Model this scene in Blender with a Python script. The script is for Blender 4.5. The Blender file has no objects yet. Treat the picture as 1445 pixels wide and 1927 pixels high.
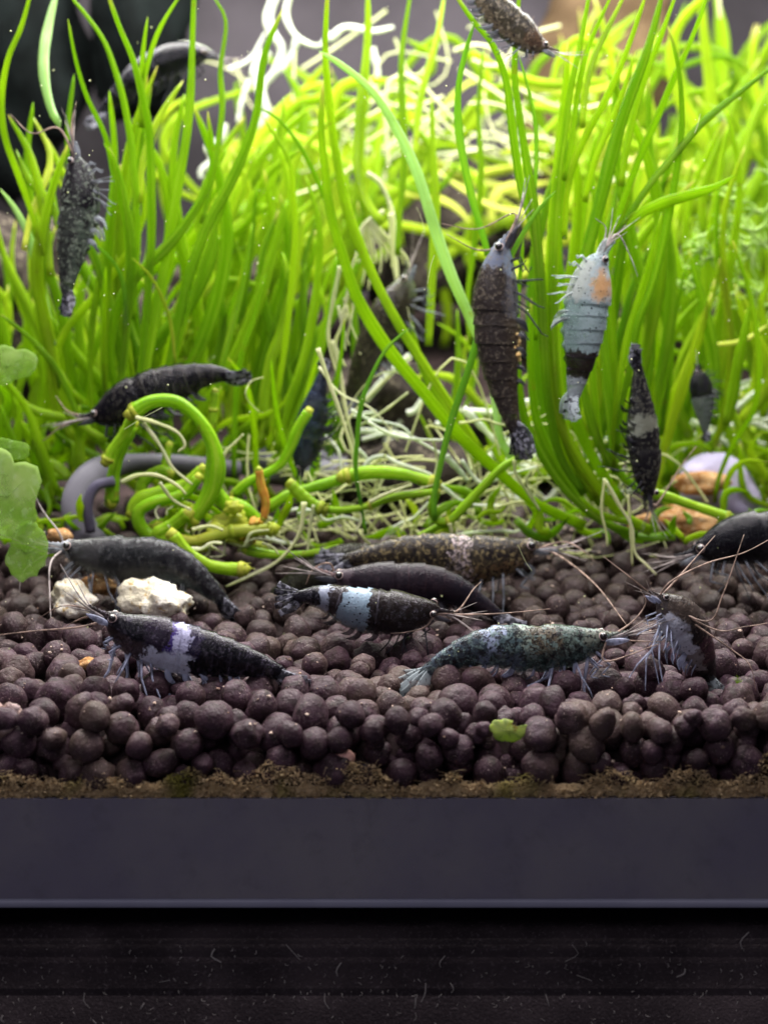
import bpy, bmesh, math, random
from mathutils import Vector, noise, Matrix
import numpy as np

# ---------------------------------------------------------------- camera, world, lights, exposure (1 unit = 1 cm)
S = bpy.context.scene
S.unit_settings.system = 'METRIC'; S.unit_settings.scale_length = 0.01
COL = S.collection
PITCH = math.radians(8.53)
CAM = Vector((0.0, -20.0, 6.0)); F = 3612.0; W0, H0 = 1445.0, 1927.0
cd = bpy.data.cameras.new('camera'); cam = bpy.data.objects.new('camera', cd); COL.objects.link(cam)
cam.location = CAM; cam.rotation_euler = (math.pi / 2 - PITCH, 0, 0)
cd.sensor_fit = 'HORIZONTAL'; cd.sensor_width = 36; cd.lens = 36 * F / W0
cd.clip_start = 0.5; cd.clip_end = 300
cd.dof.use_dof = True; cd.dof.focus_distance = 22.8; cd.dof.aperture_fstop = 0.36
S.camera = cam

w = bpy.data.worlds.new('World'); S.world = w; w.use_nodes = True
w.node_tree.nodes['Background'].inputs[0].default_value = (0.78, 0.76, 1.0, 1)
w.node_tree.nodes['Background'].inputs[1].default_value = 0.09


def area(name, loc, rot, sx, sy, power, col):
    l = bpy.data.lights.new(name, 'AREA'); l.shape = 'RECTANGLE'; l.size = sx; l.size_y = sy
    l.energy = power; l.color = col
    o = bpy.data.objects.new(name, l); COL.objects.link(o); o.location = loc; o.rotation_euler = rot
    return o


area('aquarium_lamp', (0.5, 12.0, 15.4), (0, 0, 0), 24, 9, 16500, (1.0, 0.98, 0.93))
area('front_fill', (0.0, 0.6, 12.5), (0, 0, 0), 16, 2.6, 2400, (1.0, 0.94, 0.97))  # added fill over the front gravel, no such lamp is seen
area('room_fill', (-6, -20, 16), (math.radians(50), 0, math.radians(-15)), 10, 8, 1000, (0.92, 0.88, 1.0))  # weak unseen fill added from the camera side

S.view_settings.view_transform = 'Standard'; S.view_settings.look = 'None'
S.view_settings.exposure = 0.0; S.view_settings.gamma = 1.0
try:
    S.cycles.use_denoising = True
    S.cycles.denoiser = 'OPENIMAGEDENOISE'
except Exception:
    pass
S.cycles.max_bounces = 8; S.cycles.transparent_max_bounces = 24
S.cycles.sample_clamp_indirect = 6

R = random.Random(11)
CP, SP = math.cos(PITCH), math.sin(PITCH)


def P(px, py, Y):
    """the point at depth Y behind the front glass seen at photo pixel px, py"""
    a = (px - W0 / 2) / F; b = -(py - H0 / 2) / F
    d = Vector((a, b * SP + CP, b * CP - SP))
    return CAM + d * ((Y + 20.0) / d.y)


def U(Y): return (Y + 20.0) / F / 1.0      # size of one photo pixel at depth Y


def surf(Y):
    if Y < 6: return 0.74 + 0.05 * Y
    return 1.04 + 0.20 * (Y - 6)


# ---------------------------------------------------------------- object helpers
def prop(o, label=None, cat=None, group=None, kind=None):
    if label: o['label'] = label
    if cat: o['category'] = cat
    if group: o['group'] = group
    if kind: o['kind'] = kind
    return o


def link(name, me, mat=None, parent=None):
    o = bpy.data.objects.new(name, me); COL.objects.link(o)
    if mat is not None and not me.materials: me.materials.append(mat)
    if parent is not None: o.parent = parent; o.matrix_parent_inverse = Matrix.Translation(-parent.location)
    return o


def empty(name, loc, label, cat, group=None):
    o = bpy.data.objects.new(name, None); COL.objects.link(o); o.location = loc
    o.empty_display_size = 0.2
    return prop(o, label, cat, group)


class MB:
    def __init__(s): s.v = []; s.f = []; s.uv = []

    def add(s, v, f, uv=None):
        n = len(s.v); s.v += v; s.f += [tuple(i + n for i in q) for q in f]
        s.uv += uv if uv else [(0, 0)] * len(v)

    def mesh(s, name='mesh', smooth=True):
        me = bpy.data.meshes.new(name); me.from_pydata([tuple(p) for p in s.v], [], s.f)
        l = me.uv_layers.new(name='UVMap')
        idx = np.zeros(len(me.loops), dtype=np.int32); me.loops.foreach_get('vertex_index', idx)
        l.data.foreach_set('uv', np.array(s.uv, dtype=np.float32)[idx].ravel())
        if smooth: me.polygons.foreach_set('use_smooth', [True] * len(me.polygons))
        me.update(); return me


def spline(pts, n):
    """Catmull-Rom through pts (Vectors), n samples, even in length"""
    p = [Vector(q) for q in pts]
    if len(p) < 2: return p
    q = [p[0] * 2 - p[1]] + p + [p[-1] * 2 - p[-2]]
    out = []
    m = 10
    for i in range(1, len(q) - 2):
        for k in range(m):
            t = k / m
            out.append(0.5 * ((2 * q[i]) + (-q[i - 1] + q[i + 1]) * t + (2 * q[i - 1] - 5 * q[i] + 4 * q[i + 1] - q[i + 2]) * t * t
                              + (-q[i - 1] + 3 * q[i] - 3 * q[i + 1] + q[i + 2]) * t ** 3))
    out.append(q[-2])
    L = [0]
    for i in range(1, len(out)): L.append(L[-1] + (out[i] - out[i - 1]).length)
    res = []; j = 0
    for k in range(n):
        s = L[-1] * k / (n - 1)
        while j < len(L) - 2 and L[j + 1] < s: j += 1
        d = L[j + 1] - L[j]; t = 0 if d < 1e-9 else (s - L[j]) / d
        res.append(out[j].lerp(out[j + 1], min(1, t)))
    return res


VIEW = Vector((0, 1, 0))


def tube(mb, c, rad, seg=8, flat=1.0, roll=0.0, roll2=None, cap=True):
    """sweep an ellipse (rad wide, rad*flat thick) along centres c"""
    n = len(c); vs = []; uv = []
    base = len(mb.v)
    for i in range(n):
        T = (c[min(n - 1, i + 1)] - c[max(0, i - 1)])
        T = T.normalized() if T.length > 1e-9 else Vector((0, 0, 1))
        Sd = T.cross(VIEW)
        if Sd.length < 1e-3: Sd = Vector((1, 0, 0))
        Sd.normalize(); N = Sd.cross(T).normalized()
        t = i / (n - 1)
        ro = roll if roll2 is None else roll + (roll2 - roll) * t
        cr, sr = math.cos(ro), math.sin(ro)
        A = Sd * cr + N * sr; B = N * cr - Sd * sr
        r = rad(t) if callable(rad) else rad
        for k in range(seg):
            a = 2 * math.pi * k / seg
            vs.append(c[i] + A * (r * math.cos(a)) + B * (r * flat * math.sin(a)))
            uv.append((t, k / seg))
    fs = []
    for i in range(n - 1):
        for k in range(seg):
            k2 = (k + 1) % seg
            fs.append((i * seg + k, i * seg + k2, (i + 1) * seg + k2, (i + 1) * seg + k))
    if cap:
        fs.append(tuple(range(seg - 1, -1, -1))); fs.append(tuple((n - 1) * seg + k for k in range(seg)))
    mb.add(vs, fs, uv)


def ico(sub):
    bm = bmesh.new(); bmesh.ops.create_icosphere(bm, subdivisions=sub, radius=1.0)
    v = [x.co.copy() for x in bm.verts]; f = [tuple(q.index for q in p.verts) for p in bm.faces]; bm.free()
    return v, f


ICO = {k: ico(k) for k in (1, 2, 3, 4)}


def lump(mb, loc, r, sub=2, amp=0.12, fr=1.2, seed=0, scale=(1, 1, 1), rot=None, ridge=0.0):
    v, f = ICO[sub]; o = Vector((seed * 7.31, seed * 3.17, -seed * 5.7)); out = []
    for p in v:
        d = 1 + amp * noise.noise(p * fr + o) * 1.6 + amp * 0.35 * noise.noise(p * fr * 3.1 + o)
        if ridge: d += ridge * (abs(noise.noise(p * fr * 2.3 + o * 2)) - 0.25) + ridge * 0.5 * noise.noise(p * fr * 7 + o)
        q = Vector((p.x * scale[0], p.y * scale[1], p.z * scale[2])) * (d * r)
        if rot is not None: q = rot @ q
        out.append(loc + q)
    mb.add(out, f, [(0.5 + p.x / 2, 0.5 + p.z / 2) for p in v])


def rrot(): return Matrix.Rotation(R.uniform(0, 6.28), 3, 'Z') @ Matrix.Rotation(R.uniform(0, 6.28), 3, 'X')


def box(mb, x0, x1, y0, y1, z0, z1):
    v = [Vector(p) for p in ((x0, y0, z0), (x1, y0, z0), (x1, y1, z0), (x0, y1, z0), (x0, y0, z1), (x1, y0, z1), (x1, y1, z1), (x0, y1, z1))]
    mb.add(v, [(0, 3, 2, 1), (4, 5, 6, 7), (0, 1, 5, 4), (1, 2, 6, 5), (2, 3, 7, 6), (3, 0, 4, 7)])


# ---------------------------------------------------------------- materials
WET = 0.2      # under water surfaces reflect less than in air


class NT:
    def __init__(s, name):
        s.m = bpy.data.materials.new(name); s.m.use_nodes = True; s.t = s.m.node_tree; s.t.nodes.clear()
        s.out = s.n('ShaderNodeOutputMaterial')

    def n(s, t, **k):
        o = s.t.nodes.new(t)
        for a, b in k.items(): setattr(o, a, b)
        return o

    def l(s, a, b): s.t.links.new(a, b)

    def val(s, sock, v):
        if hasattr(v, 'is_output'): s.l(v, sock)
        elif isinstance(v, (tuple, list)): sock.default_value = tuple(v) + ((1,) if len(v) == 3 else ())
        else: sock.default_value = v

    def math(s, op, a, b=0.0, c=None, clamp=False):
        o = s.n('ShaderNodeMath', operation=op); o.use_clamp = clamp
        s.val(o.inputs[0], a); s.val(o.inputs[1], b)
        if c is not None: s.val(o.inputs[2], c)
        return o.outputs[0]

    def mix(s, f, a, b, blend='MIX'):
        o = s.n('ShaderNodeMix', data_type='RGBA', blend_type=blend)
        s.val(o.inputs[0], f); s.val(o.inputs[6], a); s.val(o.inputs[7], b); return o.outputs[2]

    def noise(s, scale, detail=3, rough=0.55, vec=None, out=0):
        o = s.n('ShaderNodeTexNoise'); o.inputs['Scale'].default_value = scale
        o.inputs['Detail'].default_value = detail; o.inputs['Roughness'].default_value = rough
        if vec is not None: s.l(vec, o.inputs['Vector'])
        return o.outputs[out]

    def ramp(s, f, stops, interp='LINEAR'):
        o = s.n('ShaderNodeValToRGB'); s.val(o.inputs[0], f); r = o.color_ramp; r.interpolation = interp
        while len(r.elements) < len(stops): r.elements.new(1)
        for e, (p, c) in zip(r.elements, stops):
            e.position = p; c = (c, c, c) if not isinstance(c, (tuple, list)) else c; e.color = tuple(c) + ((1,) if len(c) == 3 else ())
        return o.outputs[0]

    def step(s, v, e0, e1):
        o = s.n('ShaderNodeMapRange'); s.val(o.inputs[0], v); o.inputs[1].default_value = e0; o.inputs[2].default_value = e1
        o.interpolation_type = 'SMOOTHSTEP'; return o.outputs[0]

    def bump(s, h, strength, dist=0.02):
        o = s.n('ShaderNodeBump'); o.inputs['Strength'].default_value = strength; o.inputs['Distance'].default_value = dist
        s.l(h, o.inputs['Height']); return o.outputs[0]

    def pbr(s, col, rough=0.5, spec=0.5, normal=None, coat=0.0):
        o = s.n('ShaderNodeBsdfPrincipled'); s.val(o.inputs['Base Color'], col); s.val(o.inputs['Roughness'], rough)
        o.inputs['Specular IOR Level'].default_value = spec * WET; o.inputs['Coat Weight'].default_value = coat
        if normal is not None: s.l(normal, o.inputs['Normal'])
        return o.outputs[0]

    def mixs(s, f, a, b):
        o = s.n('ShaderNodeMixShader'); s.val(o.inputs[0], f); s.l(a, o.inputs[1]); s.l(b, o.inputs[2]); return o.outputs[0]

    def transl(s, col):
        o = s.n('ShaderNodeBsdfTranslucent'); s.val(o.inputs[0], col); return o.outputs[0]

    def transp(s, col=(1, 1, 1)):
        o = s.n('ShaderNodeBsdfTransparent'); s.val(o.inputs[0], col); return o.outputs[0]

    def done(s, sh): s.l(sh, s.out.inputs[0]); return s.m

    def obj(s): return s.n('ShaderNodeTexCoord').outputs['Object']

    def rnd(s): return s.n('ShaderNodeObjectInfo').outputs['Random']


def leaf_mat(name, c1, c2, trans=0.64, rough=0.24, tip=None, speck=0.25):
    t = NT(name); co = t.obj(); rn = t.rnd()
    col = t.mix(rn, c1, c2)
    uv = t.n('ShaderNodeTexCoord').outputs['UV']
    mp = t.n('ShaderNodeMapping'); t.l(uv, mp.inputs[0]); mp.inputs['Scale'].default_value = (2.5, 16, 1)
    sh3 = t.n('ShaderNodeCombineXYZ'); t.l(t.math('MULTIPLY', rn, 40.0), sh3.inputs[2]); t.l(sh3.outputs[0], mp.inputs['Location'])
    st = t.noise(1.0, 4, vec=mp.outputs[0])
    col = t.mix(t.step(st, 0.48, 0.64), col, t.mix(0.5, col, (0.44, 0.60, 0.05)))
    col = t.mix(t.step(t.math('SUBTRACT', 1.0, st), 0.52, 0.68), col, t.mix(0.45, col, (0.04, 0.14, 0.006)))
    big = t.noise(0.9, 2, vec=co)
    col = t.mix(t.step(big, 0.45, 0.7), col, t.mix(0.4, col, (0.05, 0.16, 0.008)))
    fine = t.noise(26, 3, vec=co)
    col = t.mix(t.math('MULTIPLY', t.step(fine, 0.56, 0.72), speck * 0.6), col, (0.45, 0.62, 0.12))
    br = t.math('MULTIPLY', t.step(t.noise(3.3, 5, 0.7, co), 0.63, 0.70), speck * 2.6)
    col = t.mix(t.math('MULTIPLY', br, 1.0, clamp=True), col, (0.22, 0.17, 0.03))
    sx = t.n('ShaderNodeSeparateXYZ'); t.l(uv, sx.inputs[0])
    if tip: col = t.mix(t.math('MULTIPLY', t.math('SUBTRACT', 1.0, t.step(sx.outputs[0], 0.0, 0.07)), t.step(rn, 0.4, 0.6)), col, tip)
    nb = t.bump(t.noise(18, 3, vec=co), 0.35, 0.02)
    return t.done(t.mixs(trans, t.pbr(col, rough, 0.8, nb), t.transl(t.mix(0.35, col, (0.62, 0.85, 0.03)))))


M = {}
M['leaf'] = leaf_mat('leaf_green', (0.16, 0.33, 0.005), (0.32, 0.47, 0.010), tip=(0.42, 0.34, 0.10))
M['leaf_deep'] = leaf_mat('leaf_deep_green', (0.07, 0.20, 0.006), (0.14, 0.30, 0.008), tip=(0.35, 0.30, 0.10))
M['leaf_blue'] = leaf_mat('leaf_blue_green', (0.07, 0.24, 0.04), (0.10, 0.28, 0.05))
M['leaf_pale'] = leaf_mat('leaf_pale_mint', (0.36, 0.60, 0.22), (0.46, 0.68, 0.34), 0.5, 0.25)
M['leaf_lime'] = leaf_mat('leaf_lime', (0.28, 0.48, 0.008), (0.46, 0.58, 0.020), 0.55, tip=(0.5, 0.45, 0.15))
M['leaf_yellow'] = leaf_mat('leaf_yellow', (0.50, 0.58, 0.04), (0.62, 0.62, 0.12), 0.4)
M['runner'] = leaf_mat('runner_green', (0.20, 0.46, 0.006), (0.32, 0.54, 0.02), 0.3, 0.22, speck=0.32)
M['runner_yellow'] = leaf_mat('runner_yellow', (0.45, 0.50, 0.04), (0.50, 0.50, 0.07), 0.3, 0.3)
M['cream'] = leaf_mat('cream_root', (0.70, 0.68, 0.40), (0.84, 0.80, 0.62), 0.35, 0.4, speck=0.1)
M['white_root_glare'] = leaf_mat('white_root_glare', (0.80, 0.82, 0.78), (0.9, 0.88, 0.92), 0.4, 0.3, speck=0.0)  # white roots, and the streaks that paint in white glare
t = NT('round_leaf_thin'); co = t.obj()
col = t.mix(t.step(t.noise(1.6, 4, 0.6, co), 0.4, 0.65), (0.20, 0.38, 0.04), (0.36, 0.52, 0.14))
col = t.mix(t.math('MULTIPLY', t.step(t.noise(9, 4, 0.6, co), 0.5, 0.7), 0.3), col, (0.5, 0.62, 0.36))
M['round_leaf'] = t.done(t.mixs(0.45, t.mixs(0.5, t.pbr(col, 0.5, 0.5), t.transl(col)), t.transp()))
M['round_leaf_old'] = leaf_mat('round_leaf_green', (0.26, 0.50, 0.08), (0.34, 0.54, 0.20), 0.5, 0.45)
M['orange_stub'] = leaf_mat('orange_stub', (0.55, 0.20, 0.03), (0.60, 0.24, 0.04), 0.2, 0.5)


def stone_mat(name, c1, c2, rough=0.8, sc=3.0, bumpy=0.6, c3=None, spec=0.3):
    t = NT(name); co = t.obj()
    col = t.mix(t.step(t.noise(sc, 5, vec=co), 0.35, 0.65), c1, c2)
    if c3: col = t.mix(t.step(t.noise(sc * 5, 4, vec=co), 0.55, 0.68), col, c3)
    return t.done(t.pbr(col, rough, spec, t.bump(t.noise(sc * 7, 6, 0.65, co), bumpy, 0.05)))


def pellet_mat():
    t = NT('dark_soil_pellet'); co = t.obj(); rn = t.rnd()
    geo = t.n('ShaderNodeNewGeometry').outputs['Position']
    pos = t.n('ShaderNodeVectorMath', operation='ADD'); t.l(geo, pos.inputs[0])
    big = t.noise(2.2, 2, vec=geo)
    col = t.mix(rn, (0.030, 0.015, 0.020), (0.060, 0.031, 0.042))
    col = t.mix(t.step(big, 0.35, 0.7), col, t.mix(0.5, col, (0.086, 0.044, 0.066)))
    col = t.mix(t.step(t.noise(9, 5, 0.6, geo), 0.4, 0.7), col, (0.026, 0.016, 0.016))
    brown = t.noise(0.8, 3, vec=geo)
    col = t.mix(t.math('MULTIPLY', t.step(brown, 0.5, 0.7), 0.5), col, (0.10, 0.072, 0.05))
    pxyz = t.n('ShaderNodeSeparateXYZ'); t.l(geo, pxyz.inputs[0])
    rear_shade = t.step(t.math('ADD', pxyz.outputs[1], t.math('MULTIPLY', t.math('SUBTRACT', t.noise(1.3, 4, vec=geo), 0.5), 5.0)), 2.6, 5.2)  # brown tint with the shade behind the shrimps painted in, growing backwards
    col = t.mix(t.math('MULTIPLY', rear_shade, 0.72), col, t.mix(t.noise(7, 4, vec=geo), (0.014, 0.010, 0.008), (0.040, 0.028, 0.020)))
    sp = t.n('ShaderNodeTexVoronoi'); sp.inputs['Scale'].default_value = 9.0; wv = t.n('ShaderNodeVectorMath', operation='ADD'); t.l(geo, wv.inputs[0]); t.l(t.noise(14, 3, vec=geo, out=1), wv.inputs[1]); t.l(wv.outputs[0], sp.inputs['Vector'])
    m = t.math('MULTIPLY', t.math('SUBTRACT', 1.0, t.step(sp.outputs['Distance'], 0.10, 0.20)),
               t.step(t.noise(2.3, 2, vec=geo), 0.46, 0.56))
    col = t.mix(m, col, (0.62, 0.48, 0.42))
    sp2 = t.n('ShaderNodeTexVoronoi'); sp2.inputs['Scale'].default_value = 26.0; t.l(geo, sp2.inputs['Vector'])
    m2 = t.math('SUBTRACT', 1.0, t.step(sp2.outputs['Distance'], 0.12, 0.22))
    col = t.mix(t.math('MULTIPLY', m2, 0.55), col, (0.24, 0.17, 0.17))
    h = t.math('ADD', t.noise(22, 5, 0.65, geo), t.math('MULTIPLY', t.noise(6, 2, vec=geo), 1.5))
    return t.done(t.pbr(col, 0.42, 0.8, t.bump(h, 0.75, 0.03)))


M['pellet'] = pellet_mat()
M['soil'] = stone_mat('soil_dark', (0.02, 0.014, 0.014), (0.045, 0.03, 0.03), 0.9, 2.0)
M['white_stone'] = stone_mat('white_crusty_stone', (0.80, 0.74, 0.54), (0.93, 0.90, 0.78), 0.75, 2.6, 0.9, (0.60, 0.44, 0.18))
M['orange_stone'] = stone_mat('orange_porous_stone', (0.34, 0.15, 0.05), (0.55, 0.33, 0.15), 0.85, 4.0, 0.9, (0.70, 0.55, 0.35))
M['pink_stone'] = stone_mat('pink_stone', (0.62, 0.32, 0.26), (0.72, 0.42, 0.36), 0.8, 4)
M['lilac_stone'] = stone_mat('lilac_stone', (0.34, 0.31, 0.46), (0.50, 0.46, 0.62), 0.35, 1.2, 0.15, spec=0.6)
M['dark_rock'] = stone_mat('dark_lava_rock', (0.014, 0.011, 0.010), (0.050, 0.040, 0.034), 0.85, 1.8, 1.0, (0.13, 0.11, 0.08))
M['black_rock'] = stone_mat('black_rock', (0.0012, 0.002, 0.002), (0.004, 0.006, 0.006), 0.7, 1.5, 0.8)
M['brown_wood'] = stone_mat('brown_wood', (0.07, 0.045, 0.025), (0.12, 0.08, 0.045), 0.8, 1.2, 0.8)
M['pink_wood'] = stone_mat('pale_driftwood', (0.20, 0.12, 0.09), (0.55, 0.42, 0.40), 0.7, 5, 0.9)
M['grey_hose'] = stone_mat('grey_hose', (0.085, 0.082, 0.098), (0.15, 0.145, 0.17), 0.5, 1.0, 0.1, spec=0.5)
M['blue_rock'] = stone_mat('blue_grey_rock', (0.07, 0.11, 0.13), (0.14, 0.20, 0.23), 0.6, 1.2, 0.4)
M['back'] = stone_mat('back_wall_grey', (0.045, 0.040, 0.046), (0.10, 0.088, 0.102), 0.8, 0.25, 0.2)


def detritus_mat():
    t = NT('brown_detritus'); co = t.n('ShaderNodeNewGeometry').outputs['Position']
    col = t.mix(t.noise(3, 4, vec=co), (0.28, 0.20, 0.09), (0.75, 0.56, 0.33))
    col = t.mix(t.step(t.noise(30, 3, vec=co), 0.55, 0.7), col, (0.62, 0.48, 0.30))
    col = t.mix(t.step(t.noise(1.1, 2, vec=co), 0.5, 0.7), col, (0.24, 0.22, 0.05))
    return t.done(t.mixs(0.2, t.pbr(col, 0.8, 0.2), t.transl(col)))


M['detritus'] = detritus_mat()


def trim_mat():
    t = NT('slate_trim'); co = t.obj()
    col = t.mix(t.step(t.noise(0.5, 4, vec=co), 0.35, 0.7), (0.150, 0.138, 0.180), (0.195, 0.182, 0.200))
    col = t.mix(t.math('MULTIPLY', t.step(t.noise(2.5, 5, 0.7, co), 0.50, 0.75), 0.4), col, (0.10, 0.095, 0.11))
    sp = t.n('ShaderNodeTexVoronoi'); sp.inputs['Scale'].default_value = 1.7; t.l(co, sp.inputs['Vector'])
    m = t.math('SUBTRACT', 1.0, t.step(sp.outputs['Distance'], 0.012, 0.022))
    col = t.mix(m, col, (0.4, 0.4, 0.4))
    col = t.mix(0.12, col, t.noise(60, 2, vec=co, out=1), 'OVERLAY')
    return t.done(t.pbr(col, 0.42, 0.3, t.bump(t.noise(40, 2, vec=co), 0.06, 0.01)))


M['trim'] = trim_mat()
t = NT('strip_grey'); co = t.obj()
M['strip'] = t.done(t.pbr(t.mix(t.noise(1.2, 4, vec=co), (0.20, 0.20, 0.27), (0.34, 0.34, 0.42)), 0.4, 0.6))
t = NT('shelf_cloth'); co = t.obj()
c = t.mix(t.step(t.noise(0.9, 4, vec=co), 0.4, 0.7), (0.024, 0.019, 0.021), (0.046, 0.036, 0.039))
c = t.mix(t.step(t.noise(24, 5, 0.7, co), 0.52, 0.75), c, (0.085, 0.070, 0.076))
M['shelf'] = t.done(t.pbr(c, 0.9, 0.15, t.bump(t.noise(30, 4, vec=co), 0.5, 0.03)))
t = NT('lint_fibre')
M['lint'] = t.done(t.mixs(0.5, t.pbr((0.50, 0.46, 0.42), 0.7, 0.2), t.transp()))
t = NT('clear_glass')
M['glass'] = t.done(t.transp())


# ---------------------------------------------------------------- tank: front pane, base trim, strip; shelf below
zt = lambda py, Y=0.0: P(722, py, Y).z
Z_BED = zt(1503)
Z_STRIP1 = zt(1690); Z_STRIP0 = zt(1711)
tank = empty('fish_tank', (0, 0, Z_STRIP0), 'front of glass aquarium with dark slate coloured base band below the soil', 'aquarium')
b = MB(); box(b, -13, 13, -0.5, 0.0, Z_STRIP0 + 0.002, 15.0)
link('front_glass', b.mesh('pane', False), M['glass'], tank)
m = bpy.data.meshes.new('band'); bm = bmesh.new()
bb = MB(); box(bb, -13, 13, 0.002, 21, Z_STRIP1 - 0.01, Z_BED - 0.004)
link('base_band', bb.mesh('band', False), M['trim'], tank)
zc = (Z_STRIP0 + Z_STRIP1) / 2; hh = (Z_STRIP1 - Z_STRIP0) / 2
b = MB(); prof = []
for k in range(9):
    a = math.pi * (k / 8 - 0.5); prof.append((0.035 - 0.03 * math.cos(a), zc + hh * math.sin(a)))
prof += [(21, Z_STRIP1), (21, Z_STRIP0)]
vs = [Vector((-13, y, z)) for y, z in prof] + [Vector((13, y, z)) for y, z in prof]; n = len(prof)
b.add(vs, [(k, (k + 1) % n, n + (k + 1) % n, n + k) for k in range(n)] + [tuple(range(n)), tuple(range(2 * n - 1, n - 1, -1))])
link('edge_strip', b.mesh('strip'), M['strip'], tank)
for name, x in (('side_wall', -13), ('side_wall', 13)):
    b = MB(); s = 0.3 if x > 0 else -0.3; box(b, min(x, x + s), max(x, x + s), 0, 24.6, Z_BED, 15)
    link(name, b.mesh('side', False), M['back'], tank)

# shelf: rounded front edge, set under the strip with a dark gap
b = MB(); zs = zt(1744, 0.35)
prof = [(21, zs)] + [(0.5 - 0.35 * math.sin(a), zs - 0.35 + 0.35 * math.cos(a)) for a in [k * math.pi / 16 for k in range(9)]]
prof += [(0.10, zs - 0.62), (0.04, zs - 0.68), (0.04, zs - 4), (21, zs - 4)]
vs = [Vector((-14, y, z)) for y, z in prof] + [Vector((14, y, z)) for y, z in prof]; n = len(prof)
b.add(vs, [(k, (k + 1) % n, n + (k + 1) % n, n + k) for k in range(n)] + [tuple(range(n)), tuple(range(2 * n - 1, n - 1, -1))])
prop(link('shelf', b.mesh('shelf'), M['shelf']), kind='structure')
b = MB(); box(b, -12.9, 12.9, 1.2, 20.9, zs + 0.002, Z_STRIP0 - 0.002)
prop(link('shadow_gap_fill', b.mesh('shadow_fill', False), M['black_rock'], tank))  # added black filler, the shadow of the gap is put into its colour

# lint on the shelf face
b = MB()
for i in range(330):
    x = R.uniform(-4.3, 4.3); z = zs - 0.12 - abs(R.gauss(0, 0.5)) * 1.0 - R.random() * 0.35
    big = R.random() < 0.06
    L = R.uniform(0.015, 0.06) * (4.0 if big else 1); a = R.gauss(math.pi / 2, 0.7)
    y = 0.13 if z > zs - 0.62 else 0.03
    p0 = Vector((x, y, z)); bend = R.gauss(0, 0.25) * L
    p1 = p0 + Vector((math.cos(a) * L / 2 + bend, -0.03, math.sin(a) * L / 2)); p2 = p0 + Vector((math.cos(a) * L, -0.012, math.sin(a) * L))
    tube(b, spline([p0, p1, p2], 6), R.uniform(0.002, 0.006) * (1.7 if big else 1), 4, cap=False)
prop(link('lint', b.mesh('lint'), M['lint']), kind='stuff')

# back wall of the tank
b = MB(); box(b, -15, 15, 24.6, 25.0, Z_BED, 15.0)
prop(link('back_wall', b.mesh('back', False), M['back']), kind='structure')

# water: clear with faint cloudiness
WATER = True
if WATER:
    b = MB(); box(b, -12.9, 12.9, 0.01, 24.5, Z_BED + 0.001, 14.6)
    t = NT('water_volume'); v = t.n('ShaderNodeVolumePrincipled')
    v.inputs['Color'].default_value = (0.85, 0.95, 0.9, 1); v.inputs['Density'].default_value = 0.00003
    t.l(v.outputs[0], t.out.inputs['Volume'])
    prop(link('water', b.mesh('water', False), t.m), kind='stuff')

# ---------------------------------------------------------------- soil: a sloping bed with pellets packed on it
b = MB(); xs = [-12 + i * 0.5 for i in range(49)]; ys = [0.45 + 0.35 * j for j in range(69)]
for y in ys:
    for x in xs:
        b.v.append(Vector((x, y, surf(y) - 0.34 + 0.12 * noise.noise(Vector((x, y, 3)))))); b.uv.append((0, 0))
nx = len(xs)
for j in range(len(ys) - 1):
    for i in range(nx - 1): b.f.append((j * nx + i, j * nx + i + 1, (j + 1) * nx + i + 1, (j + 1) * nx + i))
v0 = len(b.v)
for x in xs: b.v.append(Vector((x, 0.45, Z_BED))); b.uv.append((0, 0))
for i in range(nx - 1): b.f.append((v0 + i, v0 + i + 1, i + 1, i))
bed = prop(link('soil_bed', b.mesh('bed'), M['soil']), kind='structure')


def pack():
    cell = 0.5; grid = {}; out = []
    RR = random.Random(5)
    def floor(y): return Z_BED + 0.02 if y < 0.5 else surf(y) - 0.36

    def near(x, y):
        cx, cy = int(x // cell), int(y // cell)
        for i in (-1, 0, 1):
            for j in (-1, 0, 1):
                yield from grid.get((cx + i, cy + j), ())
    def rest(x, y, r):
        z = floor(y) + r
        for (a, c, d, q) in near(x, y):
            k = (r + q) * 0.94; dd = (a - x) ** 2 + (c - y) ** 2
            if dd < k * k: z = max(z, d + math.sqrt(k * k - dd))
        return z
    fails = 0
    def region(y0, y1, cnt, cands, hmul):
        nonlocal fails; f = 0
        for _ in range(cnt):
            best = None; r = min(0.225, max(0.115, RR.gauss(0.168, 0.030)))
            for _ in range(cands):
                y = RR.uniform(max(y0, r), y1); hw = 4.35 + 0.21 * y
                x = RR.uniform(-hw, hw); z = rest(x, y, r) - surf(y)
                if best is None or z < best[0]: best = (z, x, y)
            z, x, y = best; z += surf(y)
            if z > surf(y) - r * 0.15: 
                f += 1
                if f > 40: break
                continue
            out.append((x, y, z, r)); grid.setdefault((int(x // cell), int(y // cell)), []).append((x, y, z, r))
    region(0.0, 0.62, 420, 60, 1)
    region(0.0, 3.0, 900, 60, 1)
    region(2.6, 6.2, 900, 50, 1)
    region(5.8, 9.5, 900, 40, 1)
    return out


def keep(p):
    x, y, z, r = p; d = Vector((x, y - r, z)) - CAM; dz = d.y * CP - d.z * SP; up = d.y * SP + d.z * CP
    sx_, sy_ = W0 / 2 + F * d.x / dz, H0 / 2 - F * up / dz
    return not (y < 0.6 and (math.hypot(sx_ - 956, sy_ - 1380) < 38 or (y < 0.4 and math.hypot(sx_ - 646, sy_ - 1430) < 30)))


PEL = [p for p in pack() if keep(p)]


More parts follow.
